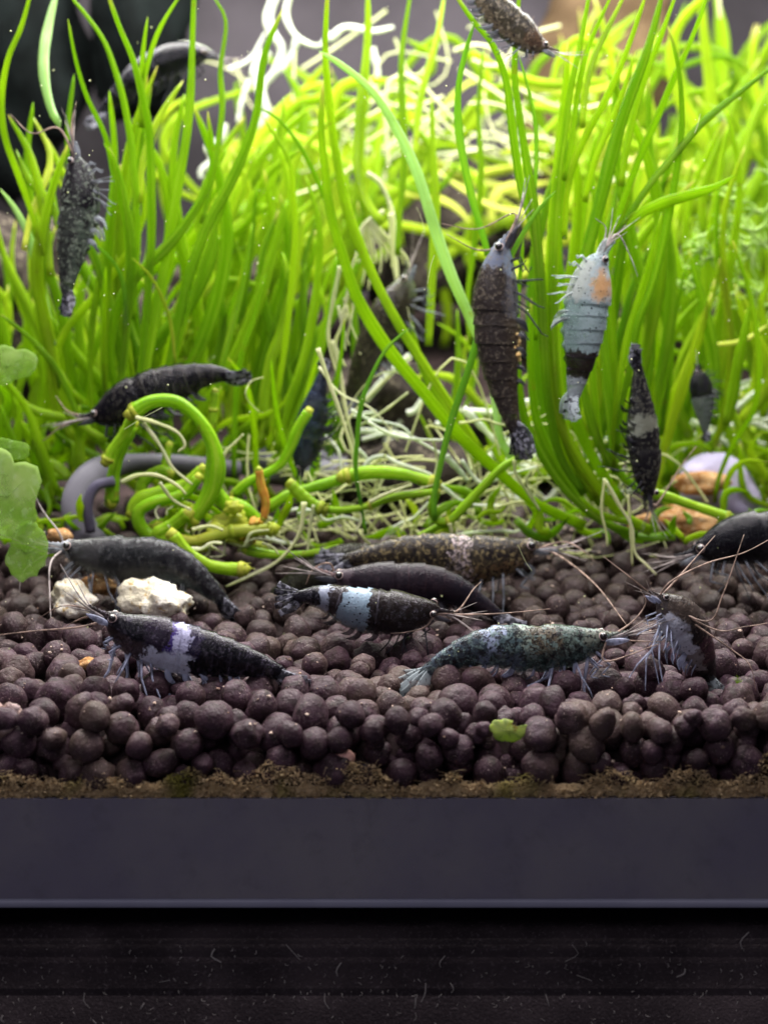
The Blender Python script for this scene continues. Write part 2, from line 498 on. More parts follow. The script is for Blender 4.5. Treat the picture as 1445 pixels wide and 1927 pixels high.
def visible_area(pel):
    q = 4; wv, hv = int(W0 // q), int(H0 // q)
    zb = np.full((hv, wv), 1e9); idb = np.full((hv, wv), -1, dtype=int)
    for i, (x, y, z, r) in enumerate(pel):
        d = Vector((x, y, z)) - CAM; dz = d.y * CP - d.z * SP; up = d.y * SP + d.z * CP
        px = (W0 / 2 + F * d.x / dz) / q; py = (H0 / 2 - F * up / dz) / q; pr = F * r / dz / q
        x0, x1 = max(0, int(px - pr)), min(wv - 1, int(px + pr) + 1); y0, y1 = max(0, int(py - pr)), min(hv - 1, int(py + pr) + 1)
        if x1 <= x0 or y1 <= y0: continue
        gy, gx = np.mgrid[y0:y1, x0:x1]; s = ((gx - px) ** 2 + (gy - py) ** 2) / (pr * pr)
        dep = dz - r * np.sqrt(np.clip(1 - s, 0, 1)); mk = (s < 1) & (dep < zb[y0:y1, x0:x1])
        zb[y0:y1, x0:x1][mk] = dep[mk]; idb[y0:y1, x0:x1][mk] = i
    return np.bincount(idb[idb >= 0].ravel(), minlength=len(pel))


vis = visible_area(PEL)
order = sorted(range(len(PEL)), key=lambda i: -vis[i])
VAR = []
for k in range(16):
    mb = MB(); twin = k >= 12
    if twin:
        lump(mb, Vector((-0.38, 0, 0)), 0.88, 3, 0.14, 1.3, k + 1); lump(mb, Vector((0.62, 0.1, 0.05 * k - 0.6)), 0.72, 3, 0.16, 1.2, k + 9)
    else:
        lump(mb, Vector((0, 0, 0)), 1.05, 3, 0.07 + 0.04 * (k % 3), 1.0 + 0.2 * (k % 4), k + 1, (1.0, 1.0, 0.88 + 0.05 * (k % 4)))
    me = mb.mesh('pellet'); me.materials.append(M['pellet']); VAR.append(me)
for n_, i in enumerate(order[:300]):
    x, y, z, r = PEL[i]
    o = bpy.data.objects.new('pellet', R.choice(VAR)); COL.objects.link(o); o.parent = bed
    o.location = (x, y, z); o.rotation_euler = (R.uniform(0, 6), R.uniform(0, 6), R.uniform(0, 6))
    e = R.choice((1.0, 1.0, 1.12, 1.25)); o.scale = (r * e, r / math.sqrt(e), r)
b = MB()
for i in order[300:]:
    x, y, z, r = PEL[i]
    lump(b, Vector((x, y, z)), r * 1.04, 3 if vis[i] > 4 else 2, 0.13, 1.2, i % 97, (R.uniform(0.9, 1.15), R.uniform(0.9, 1.1), 0.92), rrot())
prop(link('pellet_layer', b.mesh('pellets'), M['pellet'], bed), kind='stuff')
print('pellets', len(PEL), 'visible', int((vis > 0).sum()))

b = MB()
for i in range(420):
    p = PEL[R.choice(order[:520])]; a = R.uniform(0, 6.28); e = R.uniform(0.15, 1.1)
    d = Vector((math.cos(a) * math.cos(e), -abs(math.sin(a)) * math.cos(e), math.sin(e)))
    lump(b, Vector(p[:3]) + d * p[3] * 1.03, R.choice((0.008, 0.010, 0.014, 0.022)), 1, 0.3, 1, i, (1.4, 1, 0.8), rrot())
prop(link('crumbs', b.mesh('crumbs', False), stone_mat('crumb_tan', (0.30, 0.20, 0.15), (0.70, 0.56, 0.46), 0.8, 2)), kind='stuff')
# detritus along the foot of the glass
b = MB()
for i in range(15000):
    x = R.uniform(-4.4, 4.4)
    h = 0.07 + 0.50 * max(0, noise.noise(Vector((x * 1.3, 0, 1))) + 0.35) + 0.08 * noise.noise(Vector((x * 6, 0, 5)))
    z = Z_BED + max(0.0, h) * R.random() ** 1.1; y = R.uniform(0.008, 0.09)
    p = Vector((x, y, z)); s = R.uniform(0.006, 0.032)
    if R.random() < 0.05:
        a = R.uniform(0, 3.14); L = R.uniform(0.06, 0.22)
        tube(b, spline([p, p + Vector((math.cos(a) * L * .5, -0.004, math.sin(a) * L * .3 + 0.01)), p + Vector((math.cos(a) * L, 0.003, math.sin(a) * L * .4))], 5), 0.0028, 3, cap=False); continue
    m3 = rrot(); q = [p + m3 @ (Vector((R.uniform(-1, 1), R.uniform(-1, 1), R.uniform(-.4, .4))) * s) for _ in range(4)]
    b.add(q, [(0, 1, 2), (0, 2, 3), (1, 3, 2)])
for i in range(420):
    x = R.uniform(-4.4, 4.4); lump(b, Vector((x, R.uniform(0.07, 0.14), Z_BED + R.uniform(0, 0.10))), R.uniform(0.03, 0.07), 2, 0.4, 2.4, i, (1.3, 0.7, 0.8), ridge=0.3)
prop(link('detritus', b.mesh('detritus', False), M['detritus']), kind='stuff')



# ---------------------------------------------------------------- stones, rocks, wood, hose
def rock(name, px, py, Y, rpx, scale, mat, label, cat, seed, amp=0.25, ridge=0.15, sub=4, rz=0.0, fr=1.2, group=None):
    c = P(px, py, Y); r = rpx * U(Y); mb = MB()
    lump(mb, Vector((0, 0, 0)), r, sub, amp, fr, seed, scale, Matrix.Rotation(rz, 3, 'Y'), ridge)
    o = link(name, mb.mesh(name), M[mat]); o.location = c
    return prop(o, label, cat, group)


rock('white_stone', 298, 1133, 4.5, 58, (1.02, 0.8, 0.66), 'white_stone', 'largest creamy white crusty stone lying on the dark pellets at left', 'stone', 3, 0.35, 0.3, rz=0.12)
rock('white_stone', 142, 1132, 4.6, 44, (0.95, 0.8, 0.72), 'white_stone', 'smaller white crusty stone left of the bigger one under the grey shrimp', 'stone', 8, 0.35, 0.3, rz=0.3)
rock('tan_stone', 185, 1100, 5.0, 36, (1.1, 0.8, 0.55), 'orange_stone', 'tan flat stone behind the two white crusty stones', 'stone', 5, 0.3, 0.2)
rock('orange_pebble', 112, 1008, 5.6, 21, (1.2, 0.9, 0.7), 'orange_stone', 'small orange pebble beside the drooping round leaf at left', 'pebble', 9, 0.2, 0.1, 3)
rock('orange_pebble', 166, 1250, 2.4, 24, (1.1, 0.8, 0.5), 'orange_stone', 'rusty orange pebble among pellets in front of the black and white shrimp', 'pebble', 12, 0.3, 0.2, 3)
rock('orange_pebble', 333, 1347, 0.62, 20, (1.2, 0.8, 0.8), 'orange_stone', 'thin orange chip on the pellets below the legs of the black and white shrimp', 'pebble', 17, 0.3, 0.3, 3)
rock('pink_pebble', 646, 1430, 0.14, 22, (1.0, 0.6, 1.0), 'pink_stone', 'salmon pink angular pebble wedged between pellets at the glass', 'pebble', 14, 0.3, 0.3, 2, fr=1.8)
rock('pink_pebble', 606, 1388, 0.42, 14, (1.0, 0.6, 1.0), 'pink_stone', 'small pink pebble sliver just above the salmon pebble at the glass', 'pebble', 15, 0.3, 0.3, 2, fr=1.8)
rock('driftwood', 4, 1362, 0.4, 46, (1.0, 0.7, 0.8), 'pink_wood', 'frayed pinkish wood chip at the left edge on the pellets', 'wood chip', 21, 0.35, 0.35, rz=-0.4)
rock('orange_stone', 1285, 982, 8.0, 58, (1.35, 0.8, 0.55), 'orange_stone', 'orange porous stone under the right grass clump', 'stone', 25, 0.35, 0.2)
rock('orange_stone', 1315, 910, 8.6, 42, (1.3, 0.9, 0.5), 'orange_stone', 'orange stone tucked under the lilac shell like stone', 'stone', 26, 0.25, 0.2, 3)
rock('lilac_stone', 1350, 925, 9.2, 74, (1.05, 0.7, 0.85), 'lilac_stone', 'smooth lilac rounded stone at right behind the grass', 'stone', 31, 0.15, 0.0, rz=0.5)
rock('lilac_stone', 1292, 603, 12.0, 40, (0.75, 0.7, 1.05), 'lilac_stone', 'small pale lilac stone blurred high among the right grass', 'stone', 33, 0.15, 0.0, 3)
rock('lava_rock', 715, 800, 11.0, 125, (1.05, 0.8, 1.1), 'dark_rock', 'large dark brown lava rock behind the middle stems', 'rock', 41, 0.3, 0.2, rz=0.3)
rock('lava_rock', 760, 905, 9.6, 120, (1.4, 0.8, 0.6), 'dark_rock', 'low dark lava rock lying behind the white roots', 'rock', 42, 0.3, 0.2)
rock('lava_rock', 850, 450, 19.5, 170, (1.0, 0.7, 0.75), 'dark_rock', 'far dark rock in the gap right of the centre stems', 'rock', 43, 0.3, 0.2)
rock('lava_rock', 590, 450, 19.0, 135, (1.0, 0.7, 0.9), 'dark_rock', 'far dark rock in the gap left of the centre stems', 'rock', 44, 0.3, 0.2)
rock('lava_rock', 20, 520, 13.5, 130, (0.8, 0.7, 0.9), 'dark_rock', 'dark rock at the left edge behind the left grass', 'rock', 45, 0.3, 0.2)
rock('lava_rock', 980, 830, 11.5, 110, (1.4, 0.7, 0.8), 'dark_rock', 'dark rock behind the base of the right grass clump', 'rock', 46, 0.3, 0.2)
rock('lava_rock', 430, 560, 14.5, 120, (1.2, 0.6, 0.9), 'dark_rock', 'dark rock added between the left clump and the thin stems', 'rock', 47, 0.3, 0.2)  # this and the next two rocks are added to darken gaps in the grass
rock('lava_rock', 170, 640, 13.5, 150, (1.3, 0.6, 0.8), 'dark_rock', 'dark rock added deep behind the left grass clump', 'rock', 48, 0.3, 0.2)
rock('lava_rock', 1180, 600, 15.0, 160, (1.2, 0.6, 1.0), 'dark_rock', 'dark rock added deep behind the right grass clump', 'rock', 49, 0.3, 0.2)
rock('black_rock', 20, 120, 20.5, 190, (0.8, 0.6, 1.25), 'black_rock', 'tall black rock filling the upper left corner', 'rock', 51, 0.25, 0.1)
rock('black_rock', 265, 60, 20.0, 120, (0.8, 0.6, 1.5), 'black_rock', 'narrow black rock behind the upper left leaves', 'rock', 52, 0.25, 0.1)
rock('brown_wood', 1130, 130, 21, 150, (0.85, 0.5, 1.3), 'brown_wood', 'upright brown driftwood piece blurred behind upper right leaves', 'driftwood', 57, 0.3, 0.15, rz=0.25)
rock('grey_stone', 555, 880, 9.6, 70, (1.5, 0.8, 0.5), 'grey_hose', 'flat grey stone behind the orange tipped stub', 'stone', 58, 0.25, 0.1)

b = MB(); g = empty('grey_hose', P(150, 1000, 6.6), 'matt grey bent hose end curling down behind the green arch', 'hose')
pts = [P(450, 884, 8.4), P(330, 872, 8.1), P(240, 872, 7.7), P(180, 890, 7.3), P(147, 935, 7.0), P(150, 985, 6.8), P(178, 1030, 6.7)]
tube(b, spline(pts, 40), lambda t: (18 + 12 * math.sin(min(1, max(0, (t - .45) / .3)) * 1.57)) * U(7), 20, 1.0)
link('hose_body', b.mesh('hose'), M['grey_hose'], g)
b = MB(); tube(b, spline([P(214, 905, 6.4), P(180, 915, 6.3), P(165, 950, 6.3), P(170, 1000, 6.4)], 16), 10 * U(6.4), 14)
link('inner_tube', b.mesh('hose'), stone_mat('purple_tube', (0.08, 0.075, 0.11), (0.12, 0.11, 0.16), 0.35, 1, 0.1), g)


# ---------------------------------------------------------------- grass plants
def leaf(parent, pts, wpx, Y, mat='leaf', dY=None, flat=0.30, taper=0.5, tipend=True, roll=None, n=None):
    """pts photo pixels from TIP to BASE; depth goes from Y+dY at the tip to Y at the base"""
    if dY is None: dY = R.uniform(-0.5, 0.5)
    m_ = len(pts); P3 = [P(x, y, Y + dY * (1 - i / (m_ - 1))) for i, (x, y) in enumerate(pts)]
    L = sum(math.dist(pts[i], pts[i + 1]) for i in range(m_ - 1))
    n = n or max(10, min(44, int(L / 18)))
    r0 = wpx / 2 * U(Y)
    ro = R.uniform(-0.5, 0.5) if roll is None else roll
    wv = R.uniform(0, 6)
    def rad(t):
        base = 0.82 + 0.18 * math.sin(min(1.0, t * 1.1) * 3.14)
        k = (taper + (1 - taper) * min(1, t * 2.2)) * base * (1 + 0.05 * math.sin(t * 23 + wv))
        if tipend: k *= min(1.0, math.sqrt(max(0.0, t) * L / (wpx * 2.2)) + 0.12)
        return r0 * k
    mb = MB(); tube(mb, spline(P3, n), rad, 8, flat, ro, ro + R.uniform(-0.7, 0.7))
    return link('leaf', mb.mesh('leaf'), M[mat], parent)


def rleaf(parent, base, top, Y, w, mat='leaf', bow=0.12, droop=0.0, dY=None):
    bx, by = base; tx, ty = top; d = Vector((bx - tx, by - ty)); nrm = Vector((-d.y, d.x))
    k = R.gauss(0, bow); k2 = R.gauss(0, bow * 0.5)
    pts = []
    for s in (0, 0.2, 0.42, 0.65, 0.85, 1.0):
        q = Vector(top) + d * s + nrm * (k * math.sin(math.pi * s) + k2 * math.sin(2 * math.pi * s))
        if droop: q.y += droop * max(0, (0.25 - s)) * d.length * 2; q.x += droop * max(0, (0.25 - s)) * d.length
        pts.append((q.x, q.y))
    return leaf(parent, pts, w, Y, mat, dY)


def plant(name, px, py, Y, label, group='grass plants with round bright green leaves'):
    return empty(name, P(px, py, Y), label, 'plant', group)


gl = plant('grass_plant', 230, 800, 7.8, 'dense upright grass clump at left behind the black shrimp on the arch')
TL = [  # tip -> base, width, material
    ([(110, -30), (88, 60), (82, 130), (95, 200), (112, 232)], 27, 'leaf_pale', 1.5),
    ([(62, -30), (40, 50), (15, 110), (2, 190), (10, 260), (35, 330), (62, 410), (78, 480)], 17, 'leaf', 0),
    ([(128, 34), (142, 110), (163, 180), (198, 255), (215, 330), (238, 430), (240, 560), (228, 700)], 14, 'leaf_deep', -.4),
    ([(130, -10), (160, 25), (195, 75), (216, 130), (235, 200), (250, 300), (258, 430), (250, 600)], 14, 'leaf', 0),
    ([(200, -20), (225, 50), (250, 110), (268, 180), (281, 250), (284, 350), (284, 470), (272, 620), (260, 740)], 19, 'leaf_deep', -.3),
    ([(345, -20), (302, 50), (280, 110), (267, 170), (265, 240)], 10, 'leaf', 0),
    ([(278, 30), (270, 90), (266, 150), (270, 240)], 10, 'leaf', 0),
    ([(366, -30), (362, 80), (359, 170), (350, 260), (331, 370), (312, 480), (292, 600), (272, 720)], 19, 'leaf', .2),
    ([(195, 268), (212, 300), (216, 360), (206, 450), (199, 560), (196, 680), (200, 760)], 24, 'leaf', -.5),
    ([(205, 275), (225, 330), (240, 400), (248, 480), (240, 600), (225, 740)], 18, 'leaf_deep', -.4),
    ([(0, 355), (30, 395), (58, 455), (82, 560), (100, 650)], 17, 'leaf_pale', .4),
    ([(128, 270), (100, 350), (78, 440), (70, 520), (92, 640), (118, 750), (150, 800)], 26, 'leaf', 0),
    ([(110, 300), (92, 400), (78, 500), (90, 620), (110, 730)], 22, 'leaf_deep', .3),
    ([(170, 452), (200, 478), (225, 512), (236, 570), (232, 680)], 9, 'leaf_blue', -.6),
    ([(248, 484), (282, 518), (305, 560), (322, 612), (330, 690)], 8, 'leaf_yellow', -.7),
    ([(199, 500), (198, 560), (194, 650), (198, 750)], 14, 'leaf', -.8),
    ([(532, 15), (497, 105), (480, 225), (440, 330), (390, 425), (350, 540), (320, 680), (300, 760)], 20, 'leaf_deep', -.2),
    ([(510, 60), (470, 250), (425, 370), (380, 500), (345, 620), (320, 720)], 15, 'leaf', 0),
    ([(400, -10), (425, 40), (415, 130), (418, 210), (400, 330), (380, 420)], 13, 'leaf', .8),
    ([(60, 215), (95, 300), (60, 400), (45, 470)], 14, 'leaf_yellow', 1.0),
    ([(345, 150), (300, 220), (270, 300), (262, 380)], 15, 'leaf_lime', .9),
    ([(30, 280), (55, 340), (95, 380), (120, 450)], 16, 'leaf', .8),
    ([(15, 215), (60, 300), (85, 420), (95, 520)], 18, 'leaf', .6),
    ([(0, 590), (60, 640), (110, 700), (150, 790)], 12, 'leaf_deep', -.2),
    ([(0, 700), (50, 770), (80, 850), (110, 930)], 20, 'leaf_lime', 0),
]
for pts, wd, mt, dy in TL: leaf(gl, pts, wd, 7.6, mt, dy)
for i in range(32):
    bx = R.gauss(225, 66); tx = bx + R.gauss(20, 90); ty = R.uniform(120, 620)
    rleaf(gl, (bx, R.uniform(740, 850)), (tx, ty), R.uniform(7.8, 9.3), R.uniform(16, 27), R.choice(['leaf', 'leaf', 'leaf_deep', 'leaf_lime']), 0.07)

g2 = plant('grass_plant', 340, 780, 9.4, 'grass clump leaning right, behind the upright left clump')
for i in range(36):
    bx = R.uniform(250, 420); tx = bx + R.uniform(60, 290); ty = R.uniform(180, 560)
    rleaf(g2, (bx, R.uniform(620, 820)), (tx, ty), R.uniform(9.4, 11.4), R.uniform(15, 26), R.choice(['leaf', 'leaf_lime', 'leaf_lime', 'leaf']), 0.10)

g3 = plant('grass_plant', 500, 830, 8.6, 'slim grass stems left of centre beside the pale broad leaf')
T3 = [([(492, 215), (520, 258), (545, 305), (552, 360), (556, 430), (550, 520), (540, 620), (520, 760), (505, 850)], 13, 'leaf', 0),
      ([(486, 200), (525, 225), (565, 275), (600, 345), (625, 410), (638, 480), (632, 560)], 10, 'leaf_deep', -.4),
      ([(575, 330), (600, 420), (598, 520), (580, 640), (545, 760), (520, 850)], 17, 'leaf', .3),
      ([(632, 480), (625, 560), (605, 650), (570, 760), (520, 870)], 22, 'leaf', .3),
      ([(500, 515), (478, 600), (452, 680), (442, 780), (440, 900)], 12, 'leaf_deep', -.6),
      ([(428, 672), (462, 720), (477, 790), (482, 870), (480, 930)], 13, 'leaf', -.9),
      ([(604, 655), (588, 705), (572, 770), (560, 830)], 10, 'leaf_lime', -.6),
      ([(510, 676), (517, 750), (530, 820), (555, 890), (588, 940)], 11, 'leaf', -1.2),
      ([(648, 598), (640, 680), (622, 770), (594, 860), (578, 930)], 12, 'leaf_deep', -1.0),
      ([(475, 420), (455, 540), (430, 640), (400, 760)], 14, 'leaf', .5)]
for pts, wd, mt, dy in T3: leaf(g3, pts, wd, 8.0, mt, dy)
for i in range(30):
    bx = R.uniform(440, 560); tx = bx + R.uniform(0, 150); ty = R.uniform(330, 600)
    rleaf(g3, (bx, R.uniform(780, 900)), (tx, ty), R.uniform(8.8, 10.5), R.uniform(14, 22), R.choice(['leaf', 'leaf', 'leaf_deep', 'leaf_lime']), 0.07)

g4 = plant('grass_plant', 1100, 990, 6.4, 'long arching leaves sweeping from upper centre down to the right clump base')
T4 = [([(617, -30), (612, 90), (619, 190), (634, 300), (655, 400), (700, 515), (750, 610), (800, 690), (850, 765), (905, 850)], 20, 'leaf', 0, 7.2),
      ([(608, 150), (604, 240), (612, 320), (622, 400), (645, 480), (672, 560), (722, 645), (790, 730), (860, 815), (935, 885), (1005, 945), (1100, 990)], 27, 'leaf', 0, 6.6),
      ([(600, 95), (640, 120), (698, 168), (745, 240), (785, 325), (815, 420), (848, 515), (885, 600), (922, 690), (933, 760), (940, 820), (965, 866)], 25, 'leaf_pale', 0, 6.9),
      ([(1046, 358), (1010, 398), (972, 462), (938, 535), (905, 620), (880, 700), (850, 790), (832, 860), (817, 935), (818, 980)], 15, 'leaf_blue', -.5, 6.0),
      ([(770, 617), (728, 655), (700, 705), (680, 760), (672, 830), (670, 890), (688, 1005)], 11, 'leaf_blue', -.3, 6.2)]
for pts, wd, mt, dy, Y in T4: leaf(g4, pts, wd, Y, mt, dy)

g5 = plant('grass_plant', 820, 700, 9.5, 'thin upright stems at the centre in front of the dark rocks')
T5 = [([(775, -30), (756, 100), (757, 200), (761, 300), (752, 400), (748, 480)], 14, 'leaf', .5),
      ([(692, -30), (692, 60), (686, 140), (676, 240), (674, 320), (690, 380), (720, 420)], 21, 'leaf_lime', .8),
      ([(812, 180), (815, 280), (820, 380), (816, 470), (811, 560), (806, 650)], 17, 'leaf_lime', .4),
      ([(910, 90), (900, 200), (905, 320), (895, 440), (880, 560), (885, 650)], 12, 'leaf', .6),
      ([(838, -20), (820, 80), (790, 190), (780, 300)], 14, 'leaf_lime', 1.5),
      ([(770, 590), (790, 680), (830, 760), (880, 830), (900, 880)], 18, 'leaf', 0),
      ([(860, 580), (862, 680), (850, 780)], 12, 'leaf', .3)]
for pts, wd, mt, dy in T5: leaf(g5, pts, wd, 9.0, mt, dy)

g6 = plant('grass_plant', 1180, 1000, 7.0, 'big right grass clump whose stems curve left at the base then rise')
T6 = [([(850, -20), (893, 42), (925, 80), (952, 150), (965, 250), (980, 350), (1003, 430), (1012, 540), (1010, 640)], 18, 'leaf_deep', -.6),
      ([(893, 40), (875, 100), (863, 160), (862, 230), (872, 300), (890, 380), (908, 440), (918, 480)], 15, 'leaf_blue', -.8),
      ([(978, -30), (972, 60), (968, 140), (978, 220), (990, 300), (1005, 390), (1012, 470), (1018, 560), (1022, 640), (1032, 760), (1055, 860), (1100, 930)], 19, 'leaf_deep', -.4),
      ([(975, 100), (995, 170), (1008, 240), (1008, 330), (1000, 400)], 8, 'leaf_blue', -.6),
      ([(1112, -30), (1092, 80), (1073, 170), (1062, 250), (1050, 330), (1042, 430), (1040, 530), (1042, 640), (1050, 760), (1075, 860), (1130, 950)], 18, 'leaf', 0),
      ([(1068, 78), (1064, 160), (1056, 240), (1050, 320), (1042, 420), (1038, 520), (1035, 640), (1040, 760), (1062, 850), (1120, 940)], 26, 'leaf', .2),
      ([(1155, -20), (1118, 60), (1100, 110), (1086, 180), (1076, 260), (1062, 340)], 12, 'leaf', 0),
      ([(1180, -20), (1140, 60), (1116, 110), (1102, 170), (1095, 240)], 13, 'leaf_lime', .3),
      ([(1218, -20), (1190, 65), (1165, 130), (1135, 195), (1107, 245), (1082, 300), (1066, 370), (1062, 450)], 14, 'leaf', -.2),
      ([(1248, -20), (1222, 80), (1195, 155), (1170, 225), (1150, 295), (1130, 375), (1108, 460), (1092, 540), (1088, 640)], 25, 'leaf_deep', .1),
      ([(1195, 95), (1180, 150), (1150, 230), (1120, 300), (1100, 380)], 12, 'leaf', -.2),
      ([(1275, -20), (1242, 70), (1220, 125), (1196, 200), (1178, 280), (1168, 350)], 15, 'leaf', .2),
      ([(1335, -20), (1302, 70), (1266, 150), (1236, 222), (1205, 292), (1182, 352), (1155, 430), (1140, 500)], 17, 'leaf', 0),
      ([(1480, 105), (1380, 182), (1320, 232), (1270, 290), (1220, 350), (1180, 410), (1148, 455)], 15, 'leaf_deep', -.3),
      ([(1384, 328), (1345, 352), (1285, 370), (1235, 386), (1195, 408), (1165, 440)], 22, 'leaf', -.4),
      ([(1256, 48), (1270, 95), (1280, 155), (1283, 230), (1276, 300), (1262, 385), (1245, 470), (1225, 545), (1200, 610), (1186, 690), (1168, 770), (1160, 850)], 15, 'leaf_deep', -.2),
      ([(985, 450), (975, 560), (972, 660), (985, 780), (1015, 850), (1062, 920), (1130, 980), (1200, 1005)], 17, 'leaf_deep', -.4),
      ([(1020, 480), (1026, 600), (1038, 740), (1065, 820), (1105, 890), (1160, 960), (1225, 1000)], 24, 'leaf', 0),
      ([(1000, 560), (998, 680), (1010, 790), (1050, 880), (1110, 960), (1190, 1008), (1270, 1010)], 20, 'leaf_deep', .2),
      ([(1060, 560), (1065, 680), (1085, 790), (1120, 870), (1170, 940)], 26, 'leaf', .3),
      ([(1090, 620), (1100, 740), (1130, 840), (1175, 900), (1225, 935)], 18, 'leaf_deep', 0),
      ([(1160, 430), (1130, 560), (1115, 680), (1122, 780), (1140, 880)], 22, 'leaf', .3),
      ([(1245, 400), (1215, 520), (1180, 640), (1160, 760), (1155, 880)], 24, 'leaf', .2),
      ([(1130, 560), (1140, 700), (1150, 800), (1158, 890)], 20, 'leaf_deep', .2)]
for pts, wd, mt, dy in T6: leaf(g6, pts, wd, 6.6, mt, dy)
for i in range(24):
    bx = R.uniform(1040, 1240); tx = bx + R.uniform(-60, 130); ty = R.uniform(60, 560)
    rleaf(g6, (bx, R.uniform(800, 960)), (tx, ty), R.uniform(7.4, 9.0), R.uniform(17, 28), R.choice(['leaf', 'leaf', 'leaf_lime', 'leaf_deep']), 0.06)

g7 = plant('grass_plant', 1360, 930, 8.6, 'grass clump at the right edge behind the lilac stone')
T7 = [([(1296, 470), (1330, 600), (1345, 700), (1340, 800)], 22, 'leaf_deep', 0), ([(1378, 450), (1412, 560), (1428, 680), (1418, 770), (1382, 830), (1352, 900), (1345, 945)], 18, 'leaf', -1),
      ([(1445, 870), (1400, 868), (1372, 895), (1362, 945)], 12, 'leaf_lime', -1.2), ([(1415, 560), (1385, 700), (1365, 800)], 20, 'leaf', 0),
      ([(1290, 500), (1262, 640), (1250, 760), (1245, 820)], 13, 'leaf_deep', 0), ([(1230, 860), (1260, 842), (1310, 835), (1340, 850)], 16, 'leaf_lime', .2),
      ([(1445, 610), (1400, 640), (1340, 650)], 10, 'leaf_yellow', .5)]
for pts, wd, mt, dy in T7: leaf(g7, pts, wd, 8.4, mt, dy)
for i in range(36):
    bx = R.uniform(1230, 1500); tx = bx + R.uniform(-100, 100); ty = R.uniform(200, 600)
    rleaf(g7, (bx, R.uniform(780, 960)), (tx, ty), R.uniform(9.2, 11), R.uniform(15, 26), R.choice(['leaf', 'leaf', 'leaf_lime']), 0.10)

g8 = plant('grass_plant', 1350, 700, 14.0, 'far bright lime grass mass filling the upper right, out of focus')
for i in range(82):
    bx = R.uniform(1120, 1560); tx = bx + R.uniform(-60, 260); ty = R.uniform(-80, 260)
    rleaf(g8, (bx, R.uniform(420, 760)), (tx, ty), R.uniform(14, 20), R.uniform(20, 38), R.choice(['leaf_lime', 'leaf_lime', 'leaf', 'leaf']), 0.12)
g9 = plant('grass_plant', 500, 420, 14.0, 'far pale lime arching leaves blurred at the upper centre left')
for i in range(48):
    bx = R.uniform(380, 640); tx = bx + R.uniform(-40, 220); ty = R.uniform(60, 300)
    rleaf(g9, (bx, R.uniform(380, 600)), (tx, ty), R.uniform(14, 19), R.uniform(16, 30), R.choice(['leaf_lime', 'leaf_lime', 'leaf']), 0.2, R.uniform(0, .5))
g10 = plant('grass_plant', 980, 380, 13.5, 'far horizontal arching leaves tangled above the middle, out of focus')
for i in range(34):
    x0 = R.uniform(640, 1250); y0 = R.uniform(90, 460); L = R.uniform(140, 360); a = R.gauss(0.0, 0.35)
    rleaf(g10, (x0, y0), (x0 + L * math.cos(a), y0 + L * math.sin(a) + 30), R.uniform(14, 19), R.uniform(9, 22), R.choice(['leaf_lime', 'leaf_yellow', 'leaf', 'leaf_lime']), 0.18)
g11 = plant('grass_plant', 60, 800, 10.0, 'grass growing at the left edge behind the round leaves')
for i in range(36):
    bx = R.uniform(-60, 180); tx = bx + R.gauss(-30, 70); ty = R.uniform(300, 680)
    rleaf(g11, (bx, R.uniform(720, 900)), (tx, ty), R.uniform(9.2, 11.5), R.uniform(14, 24), R.choice(['leaf', 'leaf_lime', 'leaf', 'leaf_lime']), 0.10)
g12 = plant('grass_plant', 1280, 640, 12.0, 'low sprawling lime runners crossing sideways behind the right grass')
for i in range(60):
    x0 = R.uniform(1060, 1480); y0 = R.uniform(540, 860); L = R.uniform(90, 260); a = R.gauss(0.0, 0.35)
    rleaf(g12, (x0, y0), (x0 + L * math.cos(a), y0 + L * math.sin(a)), R.uniform(10.5, 12.5), R.uniform(9, 18), R.choice(['leaf_lime', 'leaf_yellow', 'leaf']), 0.18)


g13 = plant('grass_plant', 100, 960, 8.4, 'low slanting leaves at the lower left behind the hose and round leaves')
for pts, wd in (([(10, 720), (60, 770), (130, 790), (200, 830)], 18), ([(0, 760), (30, 840), (80, 930), (120, 960)], 24), ([(40, 790), (80, 870), (100, 950)], 20), ([(70, 860), (110, 880), (130, 900)], 22),
                ([(150, 760), (150, 850), (160, 910)], 20), ([(100, 700), (140, 780), (220, 860)], 16), ([(60, 560), (90, 660), (150, 760)], 13), ([(135, 830), (145, 870), (152, 900)], 18)):
    leaf(g13, pts, wd, 7.8, 'leaf', 0.2)
for i in range(46):
    bx = R.uniform(-40, 420); by = R.uniform(820, 960)
    rleaf(g13, (bx, by), (bx + R.gauss(-20, 90), by - R.uniform(60, 200)), R.uniform(8.2, 9.6), R.uniform(12, 24), R.choice(['leaf', 'leaf_lime', 'leaf', 'leaf_deep']), 0.15)
g18 = plant('grass_plant', 640, 1010, 6.6, 'sparse short leaves sprawling over the bed just behind the shrimps')
for i in range(64):
    bx = R.uniform(-20, 1480); by = R.uniform(970, 1030); a = R.gauss(0, 1); L = R.uniform(50, 150)
    rleaf(g18, (bx, by), (bx + L * math.sin(a), by - L * 0.55 * abs(math.cos(a))), R.uniform(6.3, 7.6), R.uniform(9, 19), R.choice(['leaf', 'leaf_lime', 'leaf', 'leaf_deep']), 0.22)
g14 = plant('grass_plant', 520, 900, 9.6, 'short leaves growing low between the left clump and the lava rocks')
for i in range(34):
    bx = R.uniform(400, 620); by = R.uniform(820, 960)
    rleaf(g14, (bx, by), (bx + R.gauss(10, 60), by - R.uniform(60, 200)), R.uniform(8.6, 10.5), R.uniform(10, 20), R.choice(['leaf', 'leaf_lime', 'leaf_deep']), 0.12)
g15 = plant('grass_plant', 1000, 900, 9.4, 'low leaves at the back between the lava rocks and right clump')
